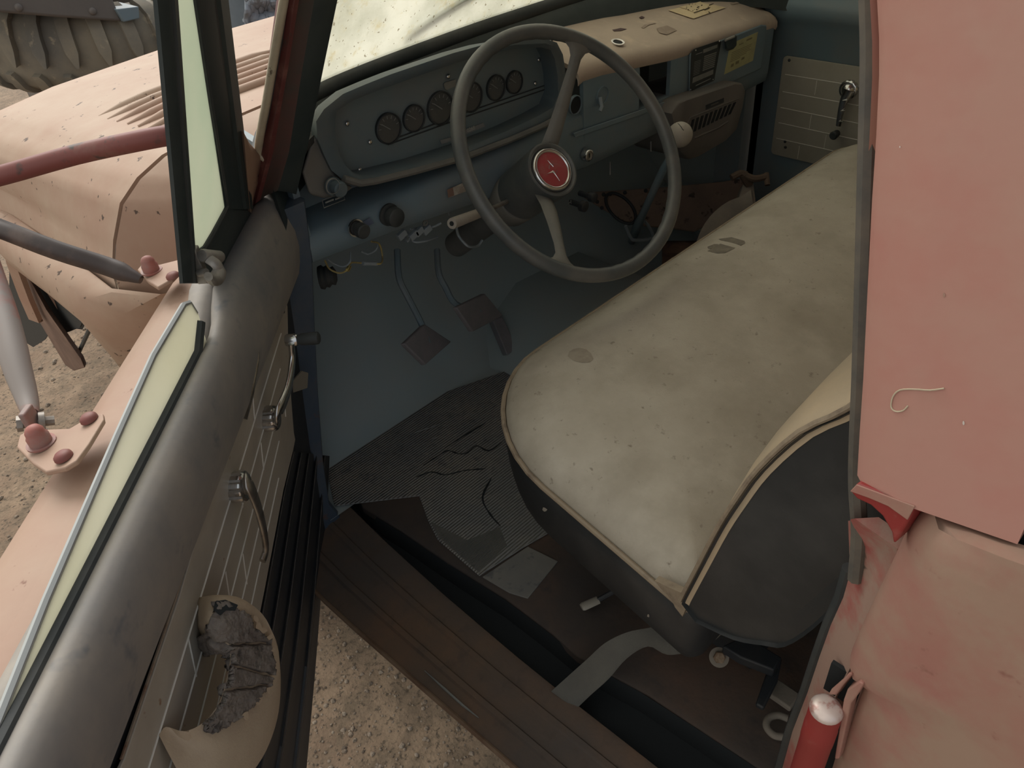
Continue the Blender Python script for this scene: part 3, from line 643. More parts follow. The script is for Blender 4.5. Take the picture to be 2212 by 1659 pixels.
# ================================================================== DRIVER DOOR (open), in hinge coordinates u along the door, n towards the cab, w up
door = thing('driver_door', 'open driver door with dusty black sill, grey beige trim card and torn armrest', 'door', D(.5, -.05, .9))
UMAX = 1.12
def cn(w): return .030 - .15 * (1.66 - w)
SK = [(-.004, 1.60), (-.005, 1.640), (-.012, 1.648), (-.05, 1.650), (-.085, 1.644), (-.114, 1.626), (-.133, 1.595), (-.145, 1.54), (-.15, 1.45), (-.148, 1.2), (-.135, 1.0), (-.12, .86)]
b = MB(); rows = []
for u in (0, .006, .02, .1, .3, .5, .7, .9, 1.0, UMAX):
    k = .0 if u > .01 else .02 - u
    rows.append([D(u, n + k * .5, w - k * .4) for n, w in SK])
b.solid(rows, DN * .006); b.build('outer_skin', 'skin', door, smooth=60, label='dusty faded red outer door skin')
# sill roll
RP = [(.002, 1.640), (.005, 1.653), (.009, 1.661), (.017, 1.664), (.025, 1.661), (.031, 1.652), (.035, 1.637), (.036, 1.615), (.034, 1.592), (.030, 1.572), (.026, 1.556)]
FP = [(-.010, 1.672), (-.006, 1.684), (.000, 1.689), (.012, 1.689), (.022, 1.686), (.029, 1.675), (.034, 1.655), (.038, 1.63), (.037, 1.60), (.032, 1.575), (.026, 1.556)]
b = MB(); rows = []
for u, k in ((-.012, 1), (-.006, 1), (.01, 1), (.06, 1), (.12, 1), (.18, 1), (.22, .97), (.255, .85), (.285, .55), (.31, .22), (.335, .05), (.36, 0), (.5, 0), (.65, 0), (.8, 0), (.95, 0), (UMAX, 0)):
    pr = [(lerp(a[0], c[0], k), lerp(a[1], c[1], k)) for a, c in zip(RP, FP)]
    if u < 0:
        cen = sum(p[0] for p in pr) / len(pr); cw = sum(p[1] for p in pr) / len(pr); s = .93 if u < -.008 else .985
        pr = [(cen + (n - cen) * s, cw + (w - cw) * s) for n, w in pr]
    rows.append([D(u, n, w) for n, w in pr])
b.solid(rows, DN * -.03 + V((0, 0, -.0))); b.build('window_sill', 'sill', door, smooth=70, label='dusty black rolled window sill')
b = MB(); b.tube([D(u, .0035, 1.660 + (.0 if u > .36 else .02)) for u in (.335, .37, .45, .6, .8, 1.0, UMAX)], .0065, 8); b.build('felt_strip', 'black', door)
b = MB(); b.tube([D(u, -.007, 1.650) for u in (.38, .6, .85, UMAX)], .004, 6); b.build('outer_strip', 'black', door)
# inner panel
b = MB(); rows = []
for u in (0, .15, .3, .5, .7, .9, UMAX):
    wb = poly_at([(0, 1.13), (.075, 1.10), (.33, 1.0), (.5, .944), (UMAX, .72)], u)[0]
    rows.append([D(u, .024, 1.575), D(u, cn(1.54) - .004, 1.545)] + [D(u, cn(lerp(1.54, wb, k)) - .004, lerp(1.54, wb, k)) for k in (.25, .5, .75, 1)])
b.solid(rows, DN * -.006); b.build('inner_panel', 'inner', door)
b = MB(); b.loft([[D(0, cn(w) - .008, w), D(0, -.14 if w < 1.6 else -.05, w), D(.012, -.14 if w < 1.6 else -.05, w), D(.012, cn(w) - .008, w)] for w in (1.64, 1.6, 1.15)]); b.build('front_edge', 'inner', door)
# door card
def C(px, py, d=0.0):                                           # a photo point on the card plane, d towards the cab
    nn = DN + V((0, 0, -.15)); return onp(px, py, D(0, .030 + d, 1.66), nn)
cpts = [(609, 662), (613, 655), (616, 662), (617, 720), (624, 860), (630, 935), (633, 950), (628, 975), (607, 1060), (567, 1270), (545, 1380), (500, 1560), (440, 1760), (396, 1900), (140, 1900), (205, 1760), (260, 1640), (380, 1290), (447, 1060), (533, 850)]
K = [C(*q) for q in cpts]
b = MB(); b.prism(K, DN * .004); card = b.build('trim_card', 'card', door, bevel=.0012, label='grey beige vinyl trim card with pale score lines')
# score lines pressed into the card
k0 = [dl(p) for p in K]
wtop_, d_ = 1.53, None
def CU(u, w, d=0.0): return D(u, cn(w) + d, w)
def on_card(u, w): return CU(u, w, .0045)
T0, T1 = dl(C(533, 850)), dl(C(300, 1530))
B0, B1 = dl(C(630, 955)), dl(C(545, 1380))
for k in range(1, 6):
    f = k / 6.2
    pts = []
    for i in range(9):
        u = lerp(.10 + .03 * k, 1.0, i / 8)
        wt = lerp(T0.z, T1.z, (u - T0.x) / (T1.x - T0.x)); wb = lerp(B0.z, B1.z, (u - B0.x) / (B1.x - B0.x))
        pts.append(on_card(u, lerp(wt, wb, f)))
    b = MB(); b.tube(pts, .0011, 6); b.build('score_line', 'groove', card)
for u0, f0, f1 in ((.16, .5, .67), (.30, 0.05, .16), (.30, .34, .5), (.40, .16, .34), (.44, .5, .67), (.50, .34, .5), (.55, .66, .83), (.62, .16, .34), (.70, .34, .5)):
    def w_at(u, f):
        wt = lerp(T0.z, T1.z, (u - T0.x) / (T1.x - T0.x)); wb = lerp(B0.z, B1.z, (u - B0.x) / (B1.x - B0.x)); return lerp(wt, wb, f)
    b = MB(); b.tube([on_card(u0, w_at(u0, f0)), on_card(u0 + .008, w_at(u0, f1))], .0009, 6); b.build('cross_score', 'groove', card)
b = MB(); b.tube([C(610, 662, .004), C(533, 850, .004), C(447, 1060, .004), C(380, 1290, .004), C(262, 1640, .004)], .0016, 6); b.build('card_edge', mat('rust stained card edge', L(.24, .19, .14), L(.16, .07, .035), 25, (.45, .6), rough=.7), card, label='rust stained top edge of the card')
screw('screw', C(611, 672, .004), DN, .004, 'black', card)
# ribbed lower panel
b = MB()
kl = [(628, 975), (607, 1060), (567, 1270), (545, 1380), (500, 1560), (440, 1760)]
kr = [(712, 985), (708, 1080), (690, 1335), (681, 1450), (664, 1640), (650, 1800)]
prof = []
for i in range(len(kl)):
    a, c = kl[i], kr[i]; row = []
    for j in range(31):
        t = j / 30; q = (lerp(a[0], c[0], t), lerp(a[1], c[1], t)); h = .0045 if (j % 6) in (2, 3) else 0
        row.append(C(*q, h))
    prof.append(row)
b.solid(prof, DN * -.006); b.build('kick_panel', 'inner', door, smooth=25, label='black ribbed lower door panel')
for j in (2.5, 8.5, 14.5, 20.5, 26.5):
    t = j / 30; b = MB(); b.tube([C(lerp(a[0], c[0], t), lerp(a[1], c[1], t), .0046) for a, c in zip(kl, kr)], .0007, 5); b.build('rib_edge', 'rib', door)
# window cranks
def crank_collar(c, ax, r, h, name, parent):
    b = MB(); n = 48; rings = []
    for hh, k in ((0, .86), (.10 * h, 1), (.75 * h, 1), (.9 * h, .93), (h, .80)):
        rings.append((hh, k))
    x = V(ax).cross(V((0, 0, 1))).normalized(); y = V(ax).cross(x)
    R = []
    for hh, k in rings:
        R.append([c + ax * hh + (x * math.cos(2 * math.pi * j / n) + y * math.sin(2 * math.pi * j / n)) * r * k * (1 - (.10 if j % 4 == 0 and .05 * h < hh < .8 * h else 0)) for j in range(n)])
    b.loft(R); return b.build(name, 'chrome', parent, smooth=30, label='knurled chrome collar')
def lever(pts, widths, thick, ax, name, parent, m='chrome', label=None):
    b = MB(); P = [V(p) for p in pts]; rings = []
    for i, p in enumerate(P):
        t = (P[min(i + 1, len(P) - 1)] - P[max(i - 1, 0)]).normalized(); s = t.cross(ax).normalized(); z = s.cross(t).normalized()
        w, h = widths[i], thick
        rings.append([p + s * w * math.cos(a) + z * h * math.sin(a) for a in [2 * math.pi * j / 14 for j in range(14)]])
    b.loft(rings); return b.build(name, m, parent, smooth=60, label=label)
ax = DN.copy()
c0 = C(570, 905, .002); e0 = c0 + ax * .018
arm = crv([e0, C(600, 895, .034), C(622, 840, .040), C(631, 780, .040), C(629, 742, .040)], 5)
wc = lever(arm, [lerp(.013, .0065, min(1, i / (len(arm) - 1) * 1.2)) for i in range(len(arm))], .0042, ax, 'window_crank', door, label='chrome window crank with a black knob, arm pointing up')
crank_collar(c0, ax, .0185, .020, 'collar', wc)
k1 = C(627, 735, .036)
b = MB(); b.lathe(k1, ax, [(-.006, .008), (-.004, .009), (.009, .009), (.011, .008)], 20); b.build('arm_boss', 'chrome', wc)
b = MB(); b.lathe(k1, ax, [(.011, .0062), (.016, .0085), (.034, .0092), (.040, .0088), (.042, .006)], 20); b.build('knob', 'black', wc, label='black plastic knob')
c1 = C(500, 1052, .002)
arm = crv([c1 + ax * .018, C(534, 1040, .034), C(553, 1085, .040), C(568, 1140, .040), C(574, 1185, .036), C(567, 1212, .034)], 5)
dh = lever(arm, [lerp(.012, .0062, min(1, i / (len(arm) - 1) * 1.1)) for i in range(len(arm))], .004, ax, 'door_handle', door, 'chromedull', label='dull chrome inside door handle, lever pointing down')
crank_collar(c1, ax, .020, .020, 'collar', dh)
# lock lever under the sill
b = MB(); lp = [CU(*dl(C(537, 716)).xz, .012), CU(*dl(C(534, 780)).xz, .014), CU(*dl(C(524, 850)).xz, .012), CU(*dl(C(518, 905)).xz, .006)]
lever(lp, [.0022, .003, .0065, .009], .002, ax, 'lock_lever', door, 'chromedull', 'thin grey lock lever')
# armrest: padded bow with torn top
inn = [(428, 1362, .004), (445, 1352, .030), (474, 1362, .044), (492, 1395, .050), (490, 1440, .050), (478, 1490, .048), (462, 1530, .044), (430, 1565, .034), (390, 1580, .022), (352, 1566, .004), (340, 1580, .004)]
out = [(432, 1289, .004), (475, 1284, .030), (525, 1291, .052), (566, 1322, .066), (590, 1372, .072), (594, 1430, .074), (586, 1500, .074), (560, 1570, .070), (520, 1625, .062), (470, 1672, .050), (420, 1730, .036)]
II = crv([C(x, y, d) for x, y, d in inn], 4); OO = crv([C(x, y, d) for x, y, d in out], 4)
b = MB(); rings = []
topup = V((0, 0, 1))
for i, (a, c) in enumerate(zip(II, OO)):
    m_ = a.lerp(c, .5); dn = V((0, 0, -.055)) - DN * .004
    rings.append([a + dn * .8, a + dn * .15, a.lerp(c, .08) + V((0, 0, .004)), a.lerp(c, .3) + V((0, 0, .008)), a.lerp(c, .7) + V((0, 0, .008)), a.lerp(c, .93) + V((0, 0, .003)), c + dn * .1, c + dn * .4 + DN * .001, c + dn - DN * .004, m_ + dn * 1.05])
b.loft(rings); ar = b.build('armrest', 'beige', door, smooth=70, label='torn beige padded armrest')
# torn foam lying in the top of the pad, with a ragged edge and deep cracks
bpy.context.view_layer.update()
tpad = bvh(ar)
FO = [(462, 1309), (480, 1307), (505, 1320), (531, 1327), (536, 1345), (540, 1363), (563, 1367), (578, 1388), (582, 1421), (586, 1446), (579, 1479), (563, 1490), (552, 1511), (538, 1529), (505, 1551), (480, 1569), (444, 1573), (430, 1560), (444, 1533), (462, 1504), (468, 1457), (466, 1424), (426, 1430), (417, 1407), (419, 1374), (451, 1367), (455, 1345), (464, 1327)]
def inside(x, y, P):
    c = False
    for i in range(len(P)):
        (x0, y0), (x1, y1) = P[i - 1], P[i]
        if (y0 > y) != (y1 > y) and x < (x1 - x0) * (y - y0) / (y1 - y0) + x0: c = not c
    return c
def crack_d(x, y, L_): return min(abs(y - (y0 + (y1 - y0) * (x - x0) / (x1 - x0)) + 4 * noise.noise(V((x * .06, y0, 0)))) if x0 <= x <= x1 else 99 for (x0, y0), (x1, y1) in L_)
CR = [((452, 1372), (500, 1392)), ((500, 1392), (575, 1388)), ((474, 1428), (582, 1460)), ((476, 1492), (575, 1478)), ((462, 1412), (480, 1430))]
b = MB(); vt = {}
def fv(i, j):
    if (i, j) not in vt:
        x, y = 412 + i * 2.2, 1300 + j * 2.2
        if True:
            k = crack_d(x, y, CR); up_h = .006 + .003 * noise.noise(V((x * .05, y * .05, 0))) + .0014 * noise.noise(V((x * .25, y * .25, 3))) - .010 * max(0, 1 - k / 5)
            h = hit(tpad, x, y, up_h); vt[i, j] = b.v(h) if h is not None else None
    return vt[i, j]
for i in range(82):
    for j in range(126):
        x, y = 412 + (i + .5) * 2.2, 1300 + (j + .5) * 2.2
        if inside(x + 5 * noise.noise(V((x * .09, y * .09, 9))), y + 5 * noise.noise(V((x * .09, y * .09, 5))), FO):
            q = [fv(i, j), fv(i + 1, j), fv(i + 1, j + 1), fv(i, j + 1)]
            if all(q): b.b.faces.new(q)
fo = b.build('torn_foam', 'foam', ar, smooth=60, label='exposed crumbling grey foam')
mo = fo.modifiers.new('thick', 'SOLIDIFY'); mo.thickness = .006; mo.offset = -1
for q, s_ in (((546, 1352), 10), ((558, 1360), 8), ((572, 1376), 7), ((579, 1404), 5), ((540, 1338), 6), ((568, 1492), 7), ((548, 1516), 8), ((520, 1545), 8)):
    b = MB(); pts = [(q[0] + s_ * random.uniform(.5, 1.3) * math.cos(k * 1.05), q[1] + s_ * random.uniform(.5, 1.3) * math.sin(k * 1.05)) for k in range(6)]
    P = [hit(tpad, x, y, .007) for x, y in pts]
    if all(P): b.prism(P, (0, 0, .0012)); b.build('cover_flake', 'beige', ar, smooth=0)
b = MB(); P = [hit(tpad, x, y, .0072) for x, y in ((463, 1312), (480, 1306), (502, 1312), (496, 1324), (478, 1326), (468, 1336), (462, 1326))]
b.prism(P, (0, 0, .0008)); b.build('tear_hole', 'dark', ar)

# ------------------------------------------------------------------ window parts
b = MB()
gp_ = [(.345, 1.58), (.330, 1.690), (.336, 1.708), (.350, 1.714), (.45, 1.715), (.56, 1.703), (.726, 1.682), (.811, 1.667), (.90, 1.652), (1.08, 1.625), (1.08, 1.58)]
b.prism([D(u, -.003 + .02 * (w - 1.66), w) for u, w in gp_], DN * .0055); wg = b.build('window_glass', 'glass', door, smooth=30, label='dusty pale green window glass, almost fully lowered')
b = MB(); b.tube([D(u, -.0005 + .02 * (w - 1.66), w + .0005) for u, w in gp_[1:10]], .0034, 6); b.build('glass_edge', 'glassedge', wg, label='grey polished glass edge')
def VN(px, py, d=0): return DP(px, py, 0 + d, -.27, 1.69)       # plane of the leaning vent window
def wpt(u, w, d=0): return D(u, .27 * (w - 1.69) + d, w)
def ext(a, c, y): return (c[0] + (a[0] - c[0]) * (y - c[1]) / (a[1] - c[1]), y)
dL, dR = ((340, 0), (389, 540)), ((378, 0), (417, 545))
fL, fR = ((420, 0), (484, 430)), ((488, 0), (543, 455))
YT = -850
def bar(l, r, name, y0, th=.004, m='frame', label=None, yt=YT):
    b = MB(); ys = [yt, max(yt, -500) + 10, -230, -60, 60, 200, 350, y0]; rings = []
    for y in ys:
        a = VN(*ext(l[0], l[1], y)); c = VN(*ext(r[0], r[1], y)); ins = a.lerp(c, .5)
        rings.append([a, a.lerp(c, .18) + DN * .004, a.lerp(c, .45) + DN * .0045, a.lerp(c, .48) + DN * .0015, a.lerp(c, .62) + DN * .0015, a.lerp(c, .66) + DN * .005, c + DN * .003, c - DN * th, a - DN * th])
    b.loft(rings); return b.build(name, m, door, smooth=35, label=label)
bar(dL, dR, 'division_bar', 612, label='black upright bar between vent window and window')
bar(fL, fR, 'window_frame', 452, yt=-520, label='black front window frame')
b = MB(); b.loft([[wpt(u, 2.255, .004), wpt(u, 2.30, .004), wpt(u, 2.30, -.02), wpt(u, 2.255, -.02)] for u in (.09, .4, .8, 1.08)]); b.build('top_rail', 'frame', door, bevel=.004)
b = MB(); b.loft([[wpt(1.045, w, .004), wpt(1.085, w, .004), wpt(1.085, w, -.02), wpt(1.045, w, -.02)] for w in (1.60, 1.9, 2.29)]); b.build('rear_upright', 'frame', door, bevel=.004)
# pane of the vent window
pn = [(378, YT), (378, 0), (398, 300), (417, 540), (432, 540), (470, 480), (487, 444), (484, 425), (452, 215), (420, 0), (400, -140), (386, YT)]
YT = -440
pn = [ext(*dR, YT), (ext(*dR, 0)[0] - 12, 0), (ext(*dR, 300)[0] - 12, 300), (406, 532), (424, 544), (434, 540), (452, 512), (478, 462), (486, 444), (484, 425), ext(*fL, 215), ext(*fL, 0), ext(*fL, YT)]
ven = MB(); ven.prism([VN(x, y, -.006) for x, y in pn], DN * .005); vp = ven.build('vent_pane', 'ventglass', door, smooth=20, label='dusty pale green vent window pane')
b = MB(); b.tube([VN(x, y, -.001) for x, y in ((418, 540), (428, 545), (438, 538), (456, 508), (482, 460), (488, 444), (485, 420), ext(*fL, 215), ext(*fL, 0), ext(*fL, -200))], .0042, 8); b.build('vent_rubber', 'black', vp, label='black rubber bead')
b = MB(); b.prism([VN(x, y, .0) for x, y in ((424, 556), (440, 546), (466, 505), (494, 447), (540, 452), (546, 462), (470, 612), (395, 612), (400, 600))], DN * -.006); b.build('frame_foot', 'frame', door, bevel=.003)
# vent latch
b = MB(); b.lathe(VN(436, 552, .012), (VN(490, 556, .03) - VN(436, 552, .012)), [(0, .0065), (.002, .0075), (.030, .0070), (.032, .006)], 16); vl = b.build('vent_latch', 'steel', door, label='dusty grey vent window latch with a curled lever')
b = MB(); b.box(VN(428, 572, .004), DD * .006, DN * .006, V((0, 0, .022))); b.build('catch_plate', 'steel', vl, bevel=.0015)
lp = crv([VN(452, 560, .020), VN(466, 570, .028), VN(474, 585, .032), VN(468, 600, .032), VN(456, 604, .030), VN(450, 597, .028)], 4)
b = MB(); b.tube(lp, [.007] * 8 + [.0085] * (len(lp) - 8), 10, flat=.55); b.build('finger_lever', 'steel', vl)
b = MB(); b.tube([VN(430, 590, .008), VN(446, 588, .018)], .0045, 10); b.build('stud', 'steel', vl)

# ================================================================== MIRROR BRACKET
mir = thing('mirror_bracket', 'weathered red tube mirror bracket bolted to the outer door shoulder', 'mirror bracket', D(.48, -.13, 1.6))
def OP(px, py, n): return DP(px, py, n)
def plate(pts, n0, t, name, label):
    b = MB(); P = [onp(x, y, D(0, -.10, 1.662 + k), V((DN.x * -.30, DN.y * -.30, 1))) for x, y, k in pts]
    b.prism(P, (0, 0, -t)); return b.build(name, 'skin', mir, bevel=.0015, smooth=30, label=label)
def PP(x, y, k=0.0): return onp(x, y, D(0, -.10, 1.662 + k), V((DN.x * -.30, DN.y * -.30, 1)))
plate([(36, 965, .004), (42, 940, .004), (62, 928, .004), (150, 925, .002), (205, 893, .002), (222, 893, .002), (224, 905, .002), (192, 958, .002), (165, 995, .002), (140, 1010, .002), (98, 1019, .003), (70, 1000, .004)], 0, .006, 'rear_plate', 'dusty rear bracket plate')
plate([(297, 582, .004), (306, 571, .004), (345, 571, .003), (388, 560, .003), (398, 575, .003), (372, 602, .003), (340, 620, .003), (318, 606, .004)], 0, .006, 'front_plate', 'dusty front bracket plate')
def acorn(px, py, r, k):
    c = PP(px, py, k); b = MB(); b.lathe(c, (0, 0, 1), [(0, r * 1.5), (.002, r * 1.5), (.002, r * 1.15), (.010, r * 1.15), (.012, r), (.017, r * .95), (.021, r * .7), (.023, r * .3), (.0233, .0001)], 6 if False else 18); return b.build('acorn_nut', 'redgrey', mir, label='red acorn nut')
acorn(90, 958, .0095, .006); acorn(328, 586, .0095, .006)
for x, y in ((193, 906), (138, 988), (374, 598)): screw('screw', PP(x, y, .004), V((-.1, .1, 1)), .009, 'redtube', mir)
# lower dark arm, upper red arm, rear arm
b = MB(); b.tube(crv([OP(-260, 425, -.50), OP(-120, 452, -.41), OP(0, 494, -.31), OP(120, 540, -.24), OP(230, 575, -.185), OP(280, 594, -.155), OP(305, 604, -.14)], 4), [.0135] * 19 + [.012, .010, .009, .008, .007, .006], 12)
b.build('lower_arm', 'darktube', mir, label='dark worn lower mirror arm')
b = MB(); b.tube(crv([OP(-260, 425, -.50), OP(-120, 408, -.41), OP(0, 380, -.31), OP(160, 335, -.20), OP(300, 304, -.10), OP(380, 290, -.055), OP(445, 283, -.03)], 4), .0135, 12); b.build('upper_arm', 'redtube', mir, label='red upper mirror arm')
pts = crv([OP(-60, 480, -.36), OP(-20, 600, -.29), OP(10, 690, -.25), OP(36, 790, -.215), OP(58, 860, -.19), OP(66, 895, -.175)], 4)
b = MB(); b.tube(pts, [.0165] * 12 + [lerp(.0165, .0085, (i + 1) / (len(pts) - 12)) for i in range(len(pts) - 12)], 12); b.build('rear_arm', 'redgrey', mir, label='peeling red and grey rear mirror arm')
b = MB(); b.box(OP(66, 905, -.17), DN * .004, DD * .010, V((0, 0, .014))); b.build('clevis', 'redgrey', mir, bevel=.002)
b = MB(); b.tube([OP(38, 916, -.185), OP(118, 908, -.155)], .0055, 8); b.lathe(OP(84, 911, -.168), OP(118, 908, -.155) - OP(38, 916, -.185), [(0, .011), (.006, .011)], 16); b.lathe(OP(36, 916, -.186), OP(118, 908, -.155) - OP(38, 916, -.185), [(0, .009), (.006, .009)], 6); b.build('cross_bolt', 'steel', mir)
# ================================================================== DASHBOARD
dash = thing('dashboard', 'dusty slate dashboard with tan topped right half and deep gauge binnacle', 'dashboard', (1.22, 1.08, 1.47))
YF = 1.04
def zb(x): return poly_at([(.5, 1.555), (.75, 1.535), (1.2, 1.478), (2.0, 1.462)], x)[0]
def zt(x): return poly_at([(1.0, 1.692), (1.17, 1.692), (1.3, 1.684), (1.38, 1.662), (1.5, 1.655), (1.6, 1.648), (2.0, 1.620)], x)[0]
def zr(x): return lerp(1.738, 1.688, min(1, max(0, (x - 1.17) / .76)))
def face(y0): return lambda x: [(y0 + .16, zb(x) + .004), (y0 + .02, zb(x)), (y0 + .006, zb(x) + .006), (y0 + .002, zb(x) + .02)]
h0, h1 = ony(1383, 131, YF), ony(1451, 106, YF); hb = ony(1447, 206, YF).z
def seg(xs, zlo, zhi, name, m, lab=None, top=True):
    b = MB(); rows = []
    for x in xs:
        r = [] if not zlo else []
        if zlo is None: r += [(YF + .16, zb(x) + .004), (YF + .02, zb(x)), (YF + .006, zb(x) + .006), (YF + .002, zb(x) + .03)]
        else: r += [(YF + .05, zlo), (YF + .001, zlo)]
        if zhi is None: r += [(YF, zt(x) - .03), (YF + .002, zt(x) - .008), (YF + .02, zt(x) + .001), (YF + .16, 1.69)]
        else: r += [(YF + .001, zhi), (YF + .05, zhi)]
        rows.append([V((x, y, z)) for y, z in r])
    b.solid(rows, (0, .01, -.004)); return b.build(name, m, dash, smooth=60, label=lab)
# left half below the binnacle, then right half with its radio hole
xl = [.520, .56, .7, .9, 1.1, 1.19]
b = MB(); rows = []
for x in xl:
    rows.append([V((x, YF + .16, zb(x) + .004)), V((x, YF + .02, zb(x))), V((x, YF + .004, zb(x) + .008)), V((x, YF, zb(x) + .03)), V((x, YF + .004, 1.598)), V((x, YF + .02, 1.606)), V((x, YF + .09, 1.61)), V((x, YF + .10, 1.70)), V((x, YF + .15, 1.725))])
b.solid(rows, (0, .01, -.004)); b.build('lower_panel', 'teal', dash, smooth=60)
seg([1.19, 1.25, h0.x], None, None, 'centre_panel', 'teal')
seg([h0.x, h1.x], None, hb, 'centre_rail', 'teal')
seg([h1.x, 1.7, 1.93], None, None, 'right_panel', 'teal')
b = MB(); rows = []
for x in (1.175, 1.19, 1.25, 1.5, 1.8, 1.925, 1.94):
    e_ = .006 if 1.18 < x < 1.93 else 0
    rows.append([V((x, y, z + (e_ - .006))) for y, z in ((YF - .003, zt(x) - .016), (YF - .002, zt(x) - .004), (YF + .005, zt(x) + .006), (YF + .018, zt(x) + .013), (YF + .036, zt(x) + .017), (YF + .075, lerp(zt(x) + .019, zr(x), .45)), (YF + .178, zr(x)))])
b.solid(rows, (0, .004, -.008)); dtop = b.build('top_pad', 'dashtop', dash, smooth=70, label='dust covered tan dash top')
b = MB(); b.box(((h0.x + h1.x) / 2, YF + .08, (hb + 1.65) / 2), ((h1.x - h0.x) / 2, 0, 0), (0, .02, 0), (0, 0, (1.66 - hb) / 2)); b.build('radio_opening', 'dark', dash, label='dark empty radio opening')
b = MB(); rows = []
for p in base[4:-18]:
    if p.x > 1.17: break
    rows.append([p + V((0, -.022, -.024)), p + V((0, -.045, -.028 + .008 * noise.noise(p * 9))), p + V((0, -.08, -.022 + .010 * noise.noise(p * 11))), V((p.x, min(p.y - .10, 1.080), 1.752))])
b.solid(rows, (0, 0, -.01)); b.build('cracked_pad', 'dashdust', dash, label='cracked black pad under dust and cobwebs')
b = MB(); b.prism([V((.52, 1.05, 1.60)), V((.52, 1.05, 1.73)), V((.52, 1.19, 1.75)), V((.52, 1.19, 1.6))], (.012, 0, 0)); b.build('end_plate', 'teal', dash)
b = MB(); b.loft([[ony(x, y, 1.045 + d) for x, y in ((652, 372), (668, 318), (690, 262), (704, 320), (722, 372), (744, 396), (764, 404), (738, 422), (700, 428), (668, 420))] for d in (0, .05)]); b.build('end_moulding', 'wheeldust', dash, smooth=60, bevel=.006, label='dusty moulded left end of the dashboard')
# binnacle
YB = 1.035
Oo = [(683, 262), (700, 236), (741, 203), (790, 182), (843, 161), (910, 138), (978, 115), (1040, 98), (1110, 86), (1180, 84), (1203, 92), (1216, 118), (1224, 170), (1226, 215), (1214, 248), (1170, 272), (1100, 302), (1000, 340), (900, 368), (810, 390), (778, 396), (740, 388), (716, 368), (700, 335), (686, 300)]
Oi = [(724, 262), (727, 240), (765, 216), (810, 198), (860, 180), (915, 160), (985, 136), (1045, 118), (1110, 106), (1170, 102), (1189, 108), (1198, 126), (1205, 165), (1206, 205), (1195, 232), (1160, 252), (1095, 283), (998, 322), (900, 354), (812, 376), (784, 380), (762, 372), (745, 356), (732, 330), (725, 296)]
Oo2 = [ony(x, y, YB) for x, y in Oo]; Oi2 = [ony(x, y, YB + .004) for x, y in Oi]
b = MB()
cz = sum(p.z for p in Oo2) / len(Oo2); cxx = sum(p.x for p in Oo2) / len(Oo2)
cb = V((cxx, YB, cz)); mid = [o.lerp(i, .5) + V((0, -.004, 0)) for o, i in zip(Oo2, Oi2)]
b.loft([[cb + (p - cb) * .97 + V((0, .028, 0)) for p in Oo2], [cb + (p - cb) * .985 + V((0, .02, 0)) for p in Oo2], Oo2, mid, Oi2, [i + V((0, .040, 0)) for i in Oi2]], True, False); bin_ = b.build('binnacle', 'bezel', dash, smooth=50, label='deep gauge binnacle with dusty rim')
YG = YB + .042
b = MB(); b.prism([i + V((0, .038, 0)) for i in Oi2], (0, .004, 0)); gp0 = b.build('gauge_panel', mat('dark gauge panel', L(.135, .18, .195), L(.16, .18, .185), 9, (.4, .65), rough=.5), dash, smooth=20)
b = MB(); lp = [ony(x, y, YB - .004) for x, y in ((742, 386), (778, 396), (812, 391), (900, 369), (1000, 341), (1100, 303), (1170, 273), (1212, 250))]
b.tube(lp, .006, 8); b.build('lower_lip', 'wheeldust', dash, label='dusty lower lip of the binnacle')
FY = V((0, -1, 0))
for (x, y), r in (((840, 278), .026), ((895, 256), .023), ((952, 234), .029), ((1018, 210), .027), ((1072, 190), .023), ((1112, 178), .021)):
    c = ony(x, y, YG - .004)
    b = MB(); b.lathe(c, FY, [(-.004, r), (.002, r), (.003, r * .94), (.001, r * .90)], 28, caps=False); g = b.build('gauge', 'black', dash, label='round gauge')
    b = MB(); b.lathe(c + FY * -.001, FY, [(0, r * .91), (.0006, r * .91)], 28); b.build('dial', 'dial', g)
    b = MB()
    for k in range(-3, 4):
        a = math.radians(90 - k * 26); dv = V((math.cos(a), 0, math.sin(a))); b.box(c + dv * r * .72 - V((0, .0008, 0)), dv * r * .10, V((0, .0003, 0)), V((-dv.z, 0, dv.x)) * r * .022)
    b.build('tick_marks', 'faint', g, smooth=0)
    a = math.radians(140); dv = V((math.cos(a), 0, math.sin(a))); b = MB(); b.box(c + dv * r * .3 - V((0, .0014, 0)), dv * r * .4, V((0, .0004, 0)), V((-dv.z, 0, dv.x)) * r * .03); b.build('needle', 'faint', g, smooth=0)
for x, y in ((750, 267), (799, 307), (777, 367), (968, 165), (1016, 306), (1156, 180), (1164, 129), (1188, 92)):
    screw('panel_screw', ony(x, y, YG - .002 if y > 100 else YB + .004), FY, .0042, 'chrome', dash)
def flat(name, pts, y, m, parent, t=.001, bev=0):
    b = MB(); b.prism([ony(px, py, y) for px, py in pts], (0, -t, 0)); return b.build(name, m, parent, smooth=20, bevel=bev)
flat('warning_lens', [(958, 181), (961, 178), (984, 171), (984, 186), (964, 194), (960, 191)], YG - .002, 'plate', dash)
flat('label_strip', [(950, 303), (975, 296), (977, 304), (953, 311)], YG - .002, 'faint', dash)
q = [(1000, 282), (1043, 265), (1047, 273), (1003, 291)]
st_ = flat('number_label', q, YG - .002, 'faint', dash)
c = ony(1015, 280, YG - .0036); xx = ony(1043, 268, YG) - ony(1002, 286, YG)
MT['pale'] = mat('pale print', L(.42, .41, .37), rough=.7)
text('number', '10268', .010, 'pale', c, V((1, 0, 0)), V((0, 0, 1)), dash)
b = MB()
for y0 in (0, 9): b.tube([ony(838, 305 + y0 * .8, YG - .001), ony(1000, 245 + y0, YG - .001), ony(1195, 178 + y0, YG - .001)], .0012, 5)
